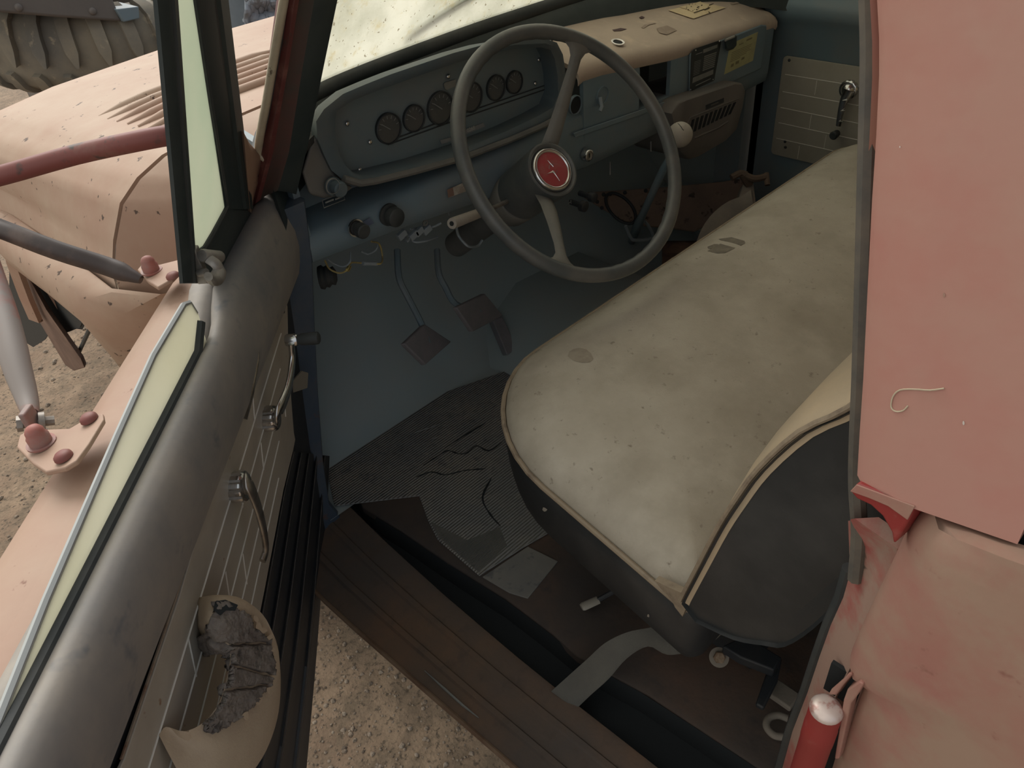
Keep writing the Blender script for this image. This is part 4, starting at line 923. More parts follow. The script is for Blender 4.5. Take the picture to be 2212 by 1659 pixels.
b.build('trim_lines', 'black', dash)
# lower panel fittings
YL = YF - .002
def knob(x, y, r, nm, m, y0=YL):
    c = ony(x, y, y0); b = MB(); b.lathe(c, FY, [(0, r * 1.15), (.004, r * 1.15), (.005, r * .7), (.012, r * .7), (.013, r), (.024, r * .95), (.026, r * .8)], 22); return b.build(nm, m, dash)
kb = knob(718, 402, .013, 'push_knob', 'bezel')
b = MB(); b.lathe(ony(718, 402, YL - .0245), FY, [(0, .0126), (.002, .0122), (.0022, .0112)], 24, caps=False); b.build('knob_rim', 'plate', kb)
b = MB(); q = [(696, 433), (741, 416), (745, 431), (700, 449)]; P = [ony(x, y, YL - .0008) for x, y in q]
b.tube(P + [P[0]], .0007, 5, caps=False); lbf = b.build('label_frame', 'plate', dash)
b = MB(); cpt = [(704 + i * 2.6 + (3 if i > 6 else 0), 437.5 - i * 1.02) for i in range(13)]
for i, (x, y) in enumerate(cpt): b.box(ony(x, y, YL - .0006), (.0009, 0, 0), (0, .0002, 0), (0, 0, .0013))
b.build('worn_lettering', 'faint', dash, smooth=0)
k2 = knob(839, 463, .017, 'light_knob', 'black'); k3 = knob(768, 492, .013, 'choke_knob', 'black')
b = MB(); b.lathe(ony(768, 492, YL - .004), FY, [(0, .0152), (.003, .0152), (.003, .012)], 20, caps=False); b.build('knob_ring', 'chrome', k3)
flat('blue_tag', [(781, 480), (798, 470), (808, 482), (785, 491)], YL, mat('blue paint chip', L(.10, .13, .20), rough=.5), dash)
lab = flat('instruction_label', [(966, 410), (1001, 394), (1009, 412), (968, 427)], YL - .001, mat('white label', L(.45, .43, .38), L(.3, .26, .22), 60, (.45, .65), rough=.6), dash)
flat('label_band', [(966, 410), (978, 404.5), (981, 422), (968, 427)], YL - .0022, mat('brown label band', L(.22, .14, .11), rough=.6), dash, t=.0003)
c = ony(1263, 333, YF - .002)
b = MB(); b.lathe(c, FY, [(0, .0135), (.012, .0130), (.014, .0118), (.0142, .0095), (.0125, .0090)], 24, caps=False); ig = b.build('ignition_lock', 'chrome', dash, label='chrome ring of the ignition lock')
b = MB(); b.lathe(c, FY, [(0, .0095), (.0128, .0092)], 20); b.build('lock_face', 'chromedull', ig); b = MB(); b.box(c + FY * .0132, (.0012, 0, 0), (0, .0006, 0), (0, 0, .0045)); b.build('key_slot', 'dark', ig)
for x, y in ((1240, 226), (1298, 205)):
    c = ony(x, y, YF + .004); b = MB(); b.lathe(c, FY, [(0, .019), (.006, .019), (.0065, .0175), (.003, .0172)], 24, caps=False); r_ = b.build('round_hole', 'teal', dash)
    b = MB(); b.lathe(c, FY, [(.001, .0172), (.003, .0172)], 24); b.build('hole_void', 'dark', r_)
b = MB(); b.tube([ony(1296, 210, YF - .006), ony(1300, 230, YF - .012), ony(1296, 240, YF - .012)], .004, 8); b.build('hanging_stub', 'gwire', dash)
flat('rail_step', [(1236, 287), (1440, 217), (1445, 226), (1240, 297)], YF - .001, 'teal', dash, t=.004, bev=.0015)
tt = bvh(dtop)
c = hit(tt, 1333, 95, .0035)
b = MB(); b.lathe(c, (0, -.25, 1), [(0, .0145), (.002, .0145), (.0026, .0125), (.0015, .0105)], 24, caps=False); gr = b.build('grommet', 'silver', dash, label='bare metal ringed hole in the dash top'); b = MB(); b.lathe(c, (0, -.25, 1), [(0, .0105), (.0006, .0105)], 20); b.build('grommet_hole', 'dark', gr)
for pts in ([(1250, 66), (1278, 56), (1296, 50), (1312, 48), (1308, 54), (1290, 60), (1272, 66), (1252, 70)], [(1270, 70), (1296, 60), (1309, 59), (1300, 66), (1280, 73)], [(1318, 54), (1326, 51), (1336, 52), (1330, 56), (1320, 57)], [(1322, 66), (1340, 62), (1354, 64), (1340, 68), (1326, 69)], [(1380, 39), (1386, 36), (1393, 39), (1386, 42)]):
    patch('scorch_mark', pts, tt, 'stain', dash, .0016, label='dark purple scorch mark', n=4)
for pts in ([(1385, 60), (1392, 54), (1412, 50), (1418, 51), (1400, 55), (1390, 63)], [(1418, 62), (1440, 56), (1462, 66), (1440, 76), (1424, 72)], [(1576, 8), (1600, 3), (1606, 5), (1582, 11)]):
    patch('dust_print', pts, tt, 'smudge', dash, .0014, n=4)
# glove door with plate, notice and latch
YD = YF - .006
gd = flat('glove_door', [(1487, 117), (1494, 109), (1642, 53), (1652, 54), (1652, 70), (1640, 148), (1500, 212), (1486, 214)], YF, 'teal', dash, t=.006, bev=.003)
dp = flat('data_plate', [(1493, 112), (1498, 106), (1554, 87), (1557, 91), (1542, 174), (1494, 196), (1490, 192)], YD, mat('black data plate', L(.045, .05, .05), rough=.4, metal=.3), gd, bev=0)
YP = YD - .0012
def band(pts, m='plate', par=dp, y=YP, nm='plate_field'): return flat(nm, pts, y, m, par, t=.0004)
band([(1519, 107), (1550, 96), (1549, 103), (1519, 115)])
band([(1497, 168), (1541, 150), (1540, 160), (1495, 180)])
b = MB()
for k in range(8):
    t = k / 8; b.prism([ony(x, y, YP) for x, y in ((1521.5 - 4 * t, 121 + 34 * t), (1548 - 6 * t, 112 + 34 * t), (1547.5 - 6 * t, 114.6 + 34 * t), (1521 - 4 * t, 123.8 + 34 * t))], (0, -.0004, 0))
b.build('plate_rows', 'plate', dp, smooth=0)
b = MB()
for k in range(9):
    t = k / 9; b.prism([ony(x, y, YP) for x, y in ((1500 - 3 * t, 134 + 32 * t), (1514 - 4 * t, 129 + 32 * t), (1514 - 4 * t, 129.9 + 32 * t), (1500 - 3 * t, 135 + 32 * t))], (0, -.0003, 0))
b.prism([ony(x, y, YP) for x, y in ((1503, 117), (1517, 112), (1517, 113.6), (1503, 118.8))], (0, -.0003, 0)); b.prism([ony(x, y, YP) for x, y in ((1503, 184), (1535, 169), (1535, 170.6), (1503, 186))], (0, -.0003, 0)); b.build('plate_print', 'faint', dp, smooth=0)
for x, y in ((1503, 109), (1554, 89.5), (1540, 172), (1491.5, 194)):
    b = MB(); b.lathe(ony(x, y, YD - .001), FY, [(0, .0022), (.001, .0020), (.0016, .001)], 12); b.build('rivet', 'chrome', dp)
yn = flat('notice', [(1577, 95), (1637, 69), (1626, 131), (1564, 161)], YD, 'yellow', gd, t=.0006)
b = MB(); YN = YD - .0007
def nl(u0, u1, v, h=.5):
    A_, B_, Cc, Dd = V((1577, 95, 0)), V((1637, 69, 0)), V((1626, 131, 0)), V((1564, 161, 0))
    f = lambda u, v: (A_.lerp(B_, u)).lerp(Dd.lerp(Cc, u), v)
    return [f(u0, v), f(u1, v), f(u1, v + h * .02), f(u0, v + h * .02)]
for (u0, u1, v, h) in ((.62, .82, .10, 3), (.36, .52, .16, 1.6), (.14, .86, .34, 1), (.12, .84, .40, 1), (.14, .80, .46, 1), (.14, .84, .52, 1), (.15, .7, .58, 1), (.15, .5, .64, 1), (.2, .30, .76, 5), (.36, .48, .74, 5), (.56, .66, .70, 4)):
    b.prism([ony(p.x, p.y, YN) for p in nl(u0, u1, v, h)], (0, -.0002, 0))
b.build('notice_print', mat('faded notice print', L(.20, .18, .09), rough=.8), yn, smooth=0)
b = MB(); c = ony(1578, 93, YD)
b.loft([[ony(x, y, YD + .001 - d) for x, y in ((1564 + k, 84 + k), (1588 - k, 75 + k), (1592 - k, 80), (1591 - k, 98 - k), (1584 - k, 106 - k), (1572 + k, 110 - k), (1567 + k, 106 - k))] for d, k in ((0, 0), (.010, 0), (.015, 3))]); lt = b.build('glove_latch', 'frame', gd, smooth=35, bevel=.001, label='black push latch')
b = MB(); b.tube([ony(1567, 87, YD - .014), ony(1586, 79, YD - .014)], .003, 8); b.build('latch_bar', 'steel', lt)
# loose paper card on the dash top
card1 = patch('paper_card', [(1443, 24), (1462, 19.5), (1482, 14.5), (1514, 7), (1540, 12), (1567, 18), (1545, 25.5), (1520, 34), (1497, 42), (1478, 36), (1460, 30)], tt, 'paper', None, .0022, None, 5)
tag(card1, 'cream paper card lying on the far end of the tan dash top', 'card')
c2 = patch('paper_square', [(1466, 18), (1490, 12), (1512, 6), (1535, 17), (1518, 24), (1500, 31), (1486, 24)], tt, 'paper', card1, .0032, 'torn square patch on the card', 4)
b = MB()
for i in range(26):
    x, y = random.uniform(1472, 1530), random.uniform(10, 27)
    s = random.uniform(.5, 1.5); q = hit(tt, x, y, .0042)
    if (abs((x - 1500) / 34) + abs((y - 18.5) / 12)) < .95: b.box(q, V((.0016 * s, .0006 * s, 0)), V((-.0004, .0010 * s, 0)), V((0, 0, .0002)))
b.build('ink_specks', 'ink', c2, smooth=0)
b = MB()
for a_, c_ in (((1531, 14), (1540, 11)), ((1520, 24), (1532, 20)), ((1529, 28), (1533, 31)), ((1498, 30), (1520, 23))): b.tube([hit(tt, *a_, .0034), hit(tt, *c_, .0034)], .0009, 5)
b.build('ink_strokes', 'ink', card1)

# ================================================================== STEERING WHEEL AND COLUMN
WC = V((.944, .848, 1.647)); WNn = V((-.048, -.781, .623)).normalized()
we1 = V((1, 0, 0)); we1 = (we1 - WNn * we1.dot(WNn)).normalized(); we2 = WNn.cross(we1)
def WP(r, a, t=0): return WC + (we1 * math.cos(a) + we2 * math.sin(a)) * r + WNn * t
def wang(px, py): p = onp(px, py, WC, WNn) - WC; return math.atan2(p.dot(we2), p.dot(we1))
sw = thing('steering_wheel', 'large black two spoke steering wheel with a red and chrome horn button', 'steering wheel', WC - WNn * .2)
b = MB(); NR = 96; rings = []
for i in range(NR):
    a = 2 * math.pi * i / NR; ring = []
    for j in range(14):
        q = 2 * math.pi * j / 14
        rr, tt_ = .0122 * math.cos(q), .0128 * math.sin(q)
        if math.cos(q) < -.8 and math.sin(q) < .3: rr -= .0010 * (1 if i % 2 else -1) * .6
        ring.append(WP(.2158 + rr, a, tt_))
    rings.append(ring)
b.loft(rings, True, False, loop=True); b.build('rim', 'wheel', sw, smooth=60)
HT = -.073
for (px, py), w0, w1 in (((1250, 92), .017, .0105), ((1213, 590), .019, .0105)):
    a = wang(px, py); rd = we1 * math.cos(a) + we2 * math.sin(a); sd_ = WNn.cross(rd)
    b = MB(); rings = []
    for r, wd_, t, th in ((.020, w0, HT - .030, .007), (.045, w0, HT - .022, .008), (.075, lerp(w0, w1, .3), HT + .002, .008), (.12, lerp(w0, w1, .65), HT + .030, .007), (.165, w1, HT + .055, .006), (.185, w1 * 1.05, -.008, .006), (.196, w1 * 1.6, -.004, .006), (.2045, w1 * 2.9, -.001, .006), (.211, w1 * 3.8, 0, .005)):
        c = WC + rd * r + WNn * t
        rings.append([c - sd_ * wd_, c - sd_ * wd_ * .55 + WNn * th * .8, c - sd_ * .004 + WNn * th, c + sd_ * .004 + WNn * th, c + sd_ * wd_ * .55 + WNn * th * .8, c + sd_ * wd_, c + sd_ * wd_ * .4 - WNn * th, c - sd_ * wd_ * .4 - WNn * th])
    b.loft(rings); b.build('spoke', 'wheeldust', sw, smooth=45, label='dusty tapered spoke')
HC = WC + WNn * HT
b = MB(); b.lathe(HC, WNn, [(-.118, .044), (-.116, .050), (-.02, .0505), (-.004, .051), (.001, .050), (.002, .047), (-.003, .0415)], 40, caps=False); b.build('hub', 'wheel', sw, smooth=50, label='black bowl shaped hub')
b = MB(); b.lathe(HC, WNn, [(-.004, .0415), (.001, .0395), (.004, .037), (.0035, .0335), (.001, .0318)], 40, caps=False); hb_ = b.build('horn_ring', 'chrome', sw, smooth=60, label='bright chrome ring')
b = MB(); b.lathe(HC, WNn, [(-.002, .0325), (.0008, .0322), (.002, .024), (.0026, .012), (.0028, .0001)], 40); hbn = b.build('horn_button', 'emblem', sw, smooth=60, label='faded red horn button')
# the silver lines on the button, at the places the photo shows them
def HB(px, py, t=.0030): return onp(px, py, HC + WNn * t, WNn)
def streak(name, pts, w):
    b = MB(); P = [HB(*q) for q in pts]; rings = []
    for i, p in enumerate(P):
        d_ = (P[min(i + 1, len(P) - 1)] - P[max(i - 1, 0)]).normalized(); s = WNn.cross(d_); rings.append([p - s * w[i], p + WNn * .0008, p + s * w[i], p - WNn * .001])
    b.loft(rings); return b.build(name, 'silver', hbn, smooth=0)
streak('emblem_line', [(1183.2, 346), (1189, 353), (1195.5, 360)], [.0003, .0008, .0009])
streak('emblem_line', [(1182, 375.5), (1188, 373), (1195, 370)], [.0003, .0008, .0016])
streak('emblem_line', [(1195, 369.5), (1200, 377), (1209, 391)], [.0018, .0010, .0003])
b = MB(); cc = HB(1195, 364); rr = [cc + (we1 * math.cos(q) + we2 * math.sin(q)) * .0085 for q in [2 * math.pi * i / 26 for i in range(27)]]
b.tube(rr[3:13], .0004, 5); b.tube(rr[16:24], .0004, 5); b.build('emblem_circle', 'plate', hbn)
co = thing('steering_column', 'dusty steering column behind the wheel with a turn signal stalk', 'steering column', WC - WNn * .35)
b = MB(); b.lathe(HC - WNn * .122, -WNn, [(0, .046), (.004, .0495), (.045, .047), (.055, .040), (.075, .030), (.30, .028)], 30); b.build('column_tube', 'wheeldust', co, smooth=50)
s0 = ony(1100, 433, .985); s1 = ony(1040, 461, .945); s2 = ony(976, 483, .91)
b = MB(); b.tube([s0, s1], .0042, 10); stk = b.build('signal_stalk', 'steel', co); b = MB(); b.tube([ony(1034, 461, .945), s2 + (s1 - s2) * .04, s2], [.0085, .0095, .0088], 14); b.build('stalk_grip', 'knob', co, label='pale worn grip of the stalk')
b = MB(); b.lathe(s2 + (s2 - s1).normalized() * .0004, (s2 - s1), [(0, .004), (.0006, .004)], 12); b.build('grip_hole', 'dark', co)

# ================================================================== HEATER
ht = thing('heater_box', 'dusty brown heater box with slanted louvre slots under the dashboard', 'heater', ony(1540, 340, 1.06))
YH = 1.0
ho = [(1452, 246), (1466, 222), (1480, 215), (1590, 178), (1606, 180), (1613, 196), (1608, 228), (1594, 280), (1570, 305), (1510, 340), (1490, 346), (1472, 330), (1462, 290)]
P = [ony(x, y, YH) for x, y in ho]; cc = sum(P, V((0, 0, 0))) / len(P)
b = MB(); b.loft([[p + V((0, .16, 0)) for p in P], [p + V((0, .012, 0)) for p in P], [cc + (p - cc) * .985 + V((0, .003, 0)) for p in P], [cc + (p - cc) * .95 for p in P]]); hsg = b.build('housing', 'heater', ht, smooth=40)
for k in range(10):
    t = k / 9; x0, y0 = lerp(1494, 1584, t), lerp(259, 222, t)
    flat('louvre_slot', [(x0, y0), (x0 + 5, y0 - 2), (x0 - 3 + lerp(2, -4, t), y0 + lerp(28, 24, t)), (x0 - 8 + lerp(2, -4, t), y0 + lerp(30, 26, t))], YH + .0005, 'dark', hsg, t=.002)
b = MB(); b.tube([ony(x, y, YH) for x, y in ((1484, 268), (1490, 254), (1596, 212))], .0022, 6); b.tube([ony(x, y, YH) for x, y in ((1500, 298), (1550, 276), (1572, 262))], .003, 6); b.build('louvre_frame', 'heater', ht)
nmp = flat('maker_plate', [(1524, 227), (1563, 211), (1563, 221), (1524, 237)], YH + .0005, 'inner', ht, t=.001)
flat('plate_mark', [(1536, 226), (1552, 219.5), (1552, 222.5), (1536, 229)], YH - .0008, 'heater', nmp, t=.0003)
b = MB(); b.lathe(ony(1468, 250, YH + .02), (-.6, -.8, 0), [(0, .010), (.012, .010), (.014, .007)], 16); b.build('heater_knob', 'heater', ht)

# ================================================================== GEAR LEVER
gl = thing('gear_lever', 'floor gear lever with a cracked round grey ball knob', 'gear lever', onp(1378, 490, V((1.5, 1.1, 1.1)), (0, 0, 1)))
kc = ony(1469, 291, .93); g1 = ony(1432, 368, .98); g2 = ony(1380, 482, 1.10); g3 = onz(1365, 520, 1.02)
b = MB(); b.tube(crv([kc, g1, g2, g3], 4), [.007] * 4 + [.009] * 4 + [.012] * 5, 12); b.build('rod', 'teal', gl)
b = MB(); ax_ = (kc - g1).normalized(); n_ = 12; b.lathe(kc, ax_, [(-.027 * math.cos(math.pi * k / n_), .027 * math.sin(math.pi * k / n_)) for k in range(n_ + 1)], 28); kn = b.build('ball_knob', 'knob', gl, smooth=80, label='dusty grey ball knob with a crack')
tk = bvh(kn)
b = MB(); P = [hit(tk, x, y, .0002) for x, y in ((1458, 266), (1466, 268), (1471, 274), (1474, 279), (1477, 282))]; b.tube([p for p in P if p], .0007, 5); b.build('crack', 'dark', kn)
# ================================================================== PEDALS
def pedal(name, lab, pts, arm, y, th):
    p = thing(name, lab, 'pedal', ony(pts[0][0], pts[0][1], y))
    P = [ony(x, yy, y + dy) for (x, yy), dy in zip(pts, (.0, .05, .05, .0))]
    n_ = (P[1] - P[0]).cross(P[3] - P[0]).normalized(); n_ = n_ if n_.y > 0 else -n_
    b = MB(); b.prism(P, n_ * th); b.build('pad', MT['pedal'], p, bevel=.003)
    b = MB(); A_ = [ony(x, yy, y + d_) for x, yy, d_ in arm]; b.tube(crv(A_, 4), .007, 8); b.build('arm', 'teal', p)
    return p
MT['pedal'] = mat('worn pedal rubber', L(.23, .215, .23), L(.19, .19, .20), 20, (.4, .65), None, rough=.7, bump=.2, bscale=300)  # worn rubber, greyed to fade into the painted footwell haze
pedal('clutch_pedal', 'clutch pedal, the left pedal with a square dusty pad', [(874, 742), (918, 700), (976, 738), (920, 788)], [(925, 742, .03), (909, 697, .06), (880, 640, .08), (862, 600, .10), (858, 540, .14)], 1.10, .012)
pedal('brake_pedal', 'brake pedal, the right square pad beside the clutch', [(986, 664), (1048, 634), (1088, 682), (1022, 717)], [(1036, 672, .03), (985, 657, .05), (962, 620, .08), (948, 590, .10), (944, 540, .14)], 1.10, .012)
ap = thing('accelerator_pedal', 'narrow dark accelerator pedal on the footwell floor', 'pedal', ony(1090, 740, 1.22))
b = MB(); b.prism([ony(1064, 690, 1.27), ony(1086, 684, 1.27), ony(1118, 752, 1.2), ony(1096, 768, 1.2)], (0, .02, -.01)); b.build('treadle', MT['pedal'], ap, bevel=.003)

# ================================================================== BENCH SEAT
seat = thing('bench_seat', 'worn bench seat with dusty cream cushion and black vinyl sides', 'seat', (1.22, .45, FZ))
SX0, SX1, SY0, SY1 = .525, 1.93, .285, .775
def sz(y): return 1.325 + (y - .30) * .115
def outline(d, n=10): return [(x + .032 * max(0, (y - .32) / .45) * max(0, 1 - (x - SX0) / .5), y) for x, y in rrect(SX0 + d, SX1 - d, SY0 + d, SY1 - d, [max(.03 - d, .006), max(.03 - d, .006), max(.13 - d * .8, .03), max(.21 - d * .8, .03)], n)]
b = MB(); rings = []
for d, dz in ((.006, -.05), (.0, -.012), (.002, 0), (.010, .012), (.025, .024), (.05, .034), (.09, .040), (.15, .044), (.20, .046), (.232, .046)):
    rings.append([V((x, y, sz(y) + dz - (.012 * max(0, (y - .62) / .15)) ** 1 * (1 if dz > .01 else .2) + .003 * noise.noise(V((x * 4, y * 4, 0))) * (1 if dz > .02 else 0))) for x, y in outline(d)])
b.loft(rings, True, True); cush = b.build('cushion_top', 'seat', seat, smooth=80, label='dusty stained cream cushion top')
b = MB(); rings = []
for d, dz in ((.004, .0), (-.002, -.006), (-.004, -.03), (-.002, -.075), (.004, -.11), (.014, -.128), (.03, -.134)):
    rings.append([V((x, y, sz(y) + dz - .014)) for x, y in outline(d)])
b.loft(rings, True, True); sk = b.build('cushion_side', 'vinyl', seat, smooth=60, label='black vinyl cushion side')
b = MB(); P = [V((x, y, sz(y) - .010)) for x, y in outline(-.004)]; b.tube(P + [P[0]], .0042, 8, caps=False); b.build('piping', 'piping', cush, label='frayed tan piping')
b = MB(); b.box((1.30, .47, (FZ + 1.20) / 2), (.58, 0, 0), (0, .18, 0), (0, 0, (1.22 - FZ) / 2)); b.build('seat_base', 'inner', seat, label='dark seat riser')
# backrest
bf = [(.296, 1.362), (.293, 1.377), (.276, 1.45), (.259, 1.522), (.244, 1.574), (.226, 1.628), (.195, 1.692), (.160, 1.738), (.13, 1.80), (.11, 1.86), (.09, 1.88)]
br = [(.275, 1.345), (.225, 1.36), (.19, 1.385), (.168, 1.405), (.145, 1.46), (.122, 1.54), (.10, 1.62), (.08, 1.70), (.05, 1.79), (.04, 1.86), (.06, 1.88)]
bf = [(p.y, p.z) for p in crv([(0, y, z) for y, z in bf], 3)]; br = [(p.y, p.z) for p in crv([(0, y, z) for y, z in br], 3)]
b = MB(); rings = []
for x, ins in ((SX0 - .025, .006), (SX0 - .030, .0), (SX0 - .028, 0), (SX0 + .002, 0), (1.95, 0), (1.955, .006)):
    rings.append([V((x, y - ins * .5, z)) for y, z in bf] + [V((x, y + ins * .5, z)) for y, z in reversed(br)])
b.loft(rings); b.build('backrest_side', 'vinyl', seat, smooth=60, label='black vinyl backrest side and rear')
b = MB(); rings = []
for x, k in ((SX0 - .026, 0), (SX0 - .018, .35), (SX0 - .002, .62), (SX0 + .03, .86), (SX0 + .09, 1), (1.22, 1.02), (1.86, 1), (1.93, .6), (1.953, 0)):
    rings.append([V((x, y + .004 + (.004 + .016 * min(1, i / 21)) * k, z)) for i, (y, z) in enumerate(bf)])
b.solid(rings, (0, -.012, 0)); bk = b.build('backrest_front', 'seatback', seat, smooth=70, label='tan backrest front')
b = MB(); b.tube([V((SX0 - .027, y + .004, z)) for y, z in bf], .0028, 8); b.build('backrest_piping', 'piping', bk)
ts = bvh(cush)
for pts in ([(1528, 543), (1556, 527), (1588, 536), (1566, 547), (1550, 548)], [(1552, 517), (1580, 513), (1608, 521), (1610, 526), (1600, 531), (1580, 524), (1556, 519)], [(1528, 534), (1542, 528), (1552, 528), (1546, 537), (1530, 538)]):
    patch('shoe_print', pts, ts, 'footprint', seat, .0008, 'dark dust print near the cushion front', 4)
for pts in ([(1226, 770), (1230, 760), (1240, 754), (1252, 752), (1266, 755), (1277, 764), (1282, 776), (1274, 783), (1258, 784), (1240, 780)],):
    patch('stain', pts, ts, 'st', seat, .0007, None, 4)
b = MB(); b.prism([onx(x, y, .512) for x, y in ((1414, 1254), (1430, 1262), (1452, 1272), (1491, 1290), (1487, 1312), (1480, 1318), (1474, 1332), (1466, 1322), (1458, 1312), (1452, 1298), (1440, 1284), (1428, 1272))], (.010, 0, 0)); b.build('frayed_corner', 'piping', seat, smooth=30, label='frayed tan rear corner of the cushion')
tk2 = bvh(sk)
for c, s in (((1218, 1196), 7), ((1292, 1252), 6), ((1178, 1100), 6), ((1402, 1330), 4)):
    pts = [(c[0] + s * random.uniform(.4, 1) * math.cos(k), c[1] + s * random.uniform(.5, 1.5) * math.sin(k)) for k in range(6)]
    patch('paint_fleck', pts, tk2, 'knob', sk, .0008, None, 1)

# ================================================================== SEAT BELT, BOLT, FLOOR BITS
up_ = [(1500, 1330), (1478, 1338), (1454, 1344), (1402, 1356), (1354, 1366), (1307, 1389), (1267, 1425), (1231, 1457), (1191, 1493)]
lo_ = [(1562, 1366), (1540, 1384), (1500, 1404), (1442, 1413), (1400, 1395), (1354, 1421), (1315, 1465), (1275, 1501), (1243, 1532)]
zz = [1.12, 1.10, 1.085, 1.07, 1.06, 1.045, 1.01, .975, .950]
A_ = crv([onz(*p, z) for p, z in zip(up_, zz)], 4); B_ = crv([onz(*p, z - .012) for p, z in zip(lo_, zz)], 4)
b = MB(); b.solid([[a, a.lerp(c, .5) + V((0, 0, .001)), c] for a, c in zip(A_, B_)], (0, 0, -.002)); sb = b.build('seat_belt', 'belt', smooth=60)
tag(sb, 'grey seat belt strap trailing from under the backrest onto the rusty sill', 'seat belt')
an = thing('anchor_bolt', 'rusty anchor bolt with washer beside the seat belt', 'bolt', onz(1555, 1440, 1.0))
c = onz(1553, 1420, 1.03); av = V((-.45, -.35, .8)).normalized()
b = MB(); b.lathe(c, av, [(-.03, .006), (0, .006), (0, .0155), (.002, .0155), (.0025, .012), (.002, .007)], 24); b.build('washer', 'rustgrey', an); b = MB(); b.lathe(c, av, [(.001, .0095), (.009, .0095), (.010, .008)], 6); b.build('hex_head', mat('rust brown bolt head', L(.2, .13, .08), L(.3, .22, .15), 60, (.5, .6), rough=.7), an, smooth=20)
br_ = thing('seat_bracket', 'dark steel seat bracket bolted behind the seat', 'bracket', onz(1630, 1430, .98))
b = MB(); b.prism([onz(x, y, 1.06) for x, y in ((1560, 1395), (1610, 1372), (1690, 1420), (1672, 1448), (1600, 1420))], (0, 0, -.02)); b.prism([onz(x, y, 1.04) for x, y in ((1660, 1440), (1690, 1420), (1680, 1470), (1650, 1530), (1632, 1520))], (0, 0, -.01)); b.build('arm', 'inner', br_, bevel=.003)
cv = thing('shackle', 'dusty grey shackle hook lying on the rear floor beside the jamb', 'shackle', onz(1670, 1560, FZ))
b = MB(); b.box(onz(1690, 1500, 1.0), V((.016, 0, 0)), V((0, .022, 0)), V((0, 0, .006))); b.build('plate', 'rustgrey', cv, bevel=.003)
b = MB(); b.tube(crv([onz(x, y, .985) for x, y in ((1702, 1552), (1680, 1545), (1660, 1552), (1656, 1570), (1672, 1588), (1695, 1592))], 4), .0058, 10); b.build('hook', 'rustgrey', cv)
sl_ = thing('seat_lever', 'pale plastic seat lever tip poking out beside the cushion', 'lever', onz(1275, 1306, .97))
a0, a1 = onz(1256, 1312, .985), onz(1292, 1296, .985)
b = MB(); b.tube([a0, a0.lerp(a1, .12), a1], [.007, .009, .0085], 10, flat=.5); b.build('tip', mat('pale lever plastic', L(.36, .33, .28), rough=.5), sl_); b = MB(); b.tube([a1, onz(1340, 1270, 1.0)], .005, 8); b.build('rod', 'inner', sl_)
# rubber floor mat
fm = thing('floor_mat', 'dusty black ribbed rubber floor mat with torn cracks', 'mat', (.85, .95, FZ))
mp_ = [(722, 1092), (905, 1070), (925, 1125), (945, 1165), (1035, 1243), (1130, 1182), (1290, 1090), (1330, 860), (1180, 770), (900, 868), (705, 1010)]
b = MB(); b.prism([onz(x, y, FZ + .010) for x, y in mp_], (0, 0, -.004)); fmo = b.build('mat_sheet', 'ribmat' if 'ribmat' in MT else 'mat', fm, smooth=20, bevel=.0015)
b = MB(); b.prism([onz(x, y, FZ + .0085) for x, y in ((1042, 1246), (1140, 1180), (1205, 1212), (1140, 1292), (1100, 1280))], (0, 0, -.003)); b.build('mat_flap', 'mat', fm, bevel=.001, label='plain grey flap of the mat')
P = [onz(x, y, FZ + .0085) for x, y in ((930, 1128), (1010, 1168), (1080, 1140), (1095, 1180), (1035, 1238), (948, 1162))]
b = MB(); b.prism([p + V((0, 0, .002)) for p in P], (0, 0, -.001)); b.build('heel_pad', MT['heel'] if 'heel' in MT else 'mat', fm, bevel=.0006, label='fine hatched heel pad')
for pts in ([(958, 970), (985, 950), (1010, 935), (1048, 916)], [(915, 1005), (945, 985), (970, 975), (990, 982), (1012, 980), (1030, 962), (1055, 975), (1085, 955)], [(900, 1030), (930, 1020), (960, 1028), (1000, 1018), (1022, 1016), (1050, 1012)], [(1060, 1030), (1045, 1075), (1058, 1110), (1080, 1140)]):
    b = MB(); P = crv([onz(x + random.uniform(-3, 3), y + random.uniform(-3, 3), FZ + .0108) for x, y in pts], 3); b.tube(P, [.0004] + [random.uniform(.0008, .0026) for _ in P[2:]] + [.0004], 6, flat=.3); b.build('crack', 'dark', fm)
for nm, lab, pts, z in (('brown_scrap', 'brown torn leaf shaped scrap on the floor at the seat front', [(1123, 718), (1140, 722), (1155, 726), (1178, 742), (1197, 756), (1188, 780), (1170, 772), (1150, 760), (1136, 742)], 1.0),):
    b = MB(); P = [onz(x, y, z + .004 * noise.noise(V((x * .1, y * .1, 0)))) for x, y in pts]; b.prism(P, (0, 0, -.003)); o = b.build(nm, 'leaf', smooth=20, bevel=.0008); tag(o, lab, 'scrap')
b = MB()
for pts in ([(895, 935), (915, 928), (930, 924), (952, 914)], [(920, 958), (928, 950), (945, 944)]): b.tube([onz(x, y, FZ + .014) for x, y in pts], .0010, 5)
o = b.build('straw', 'plate', smooth=60); tag(o, 'pale straw bits lying on the dark floor mat', 'straw', kind='stuff')

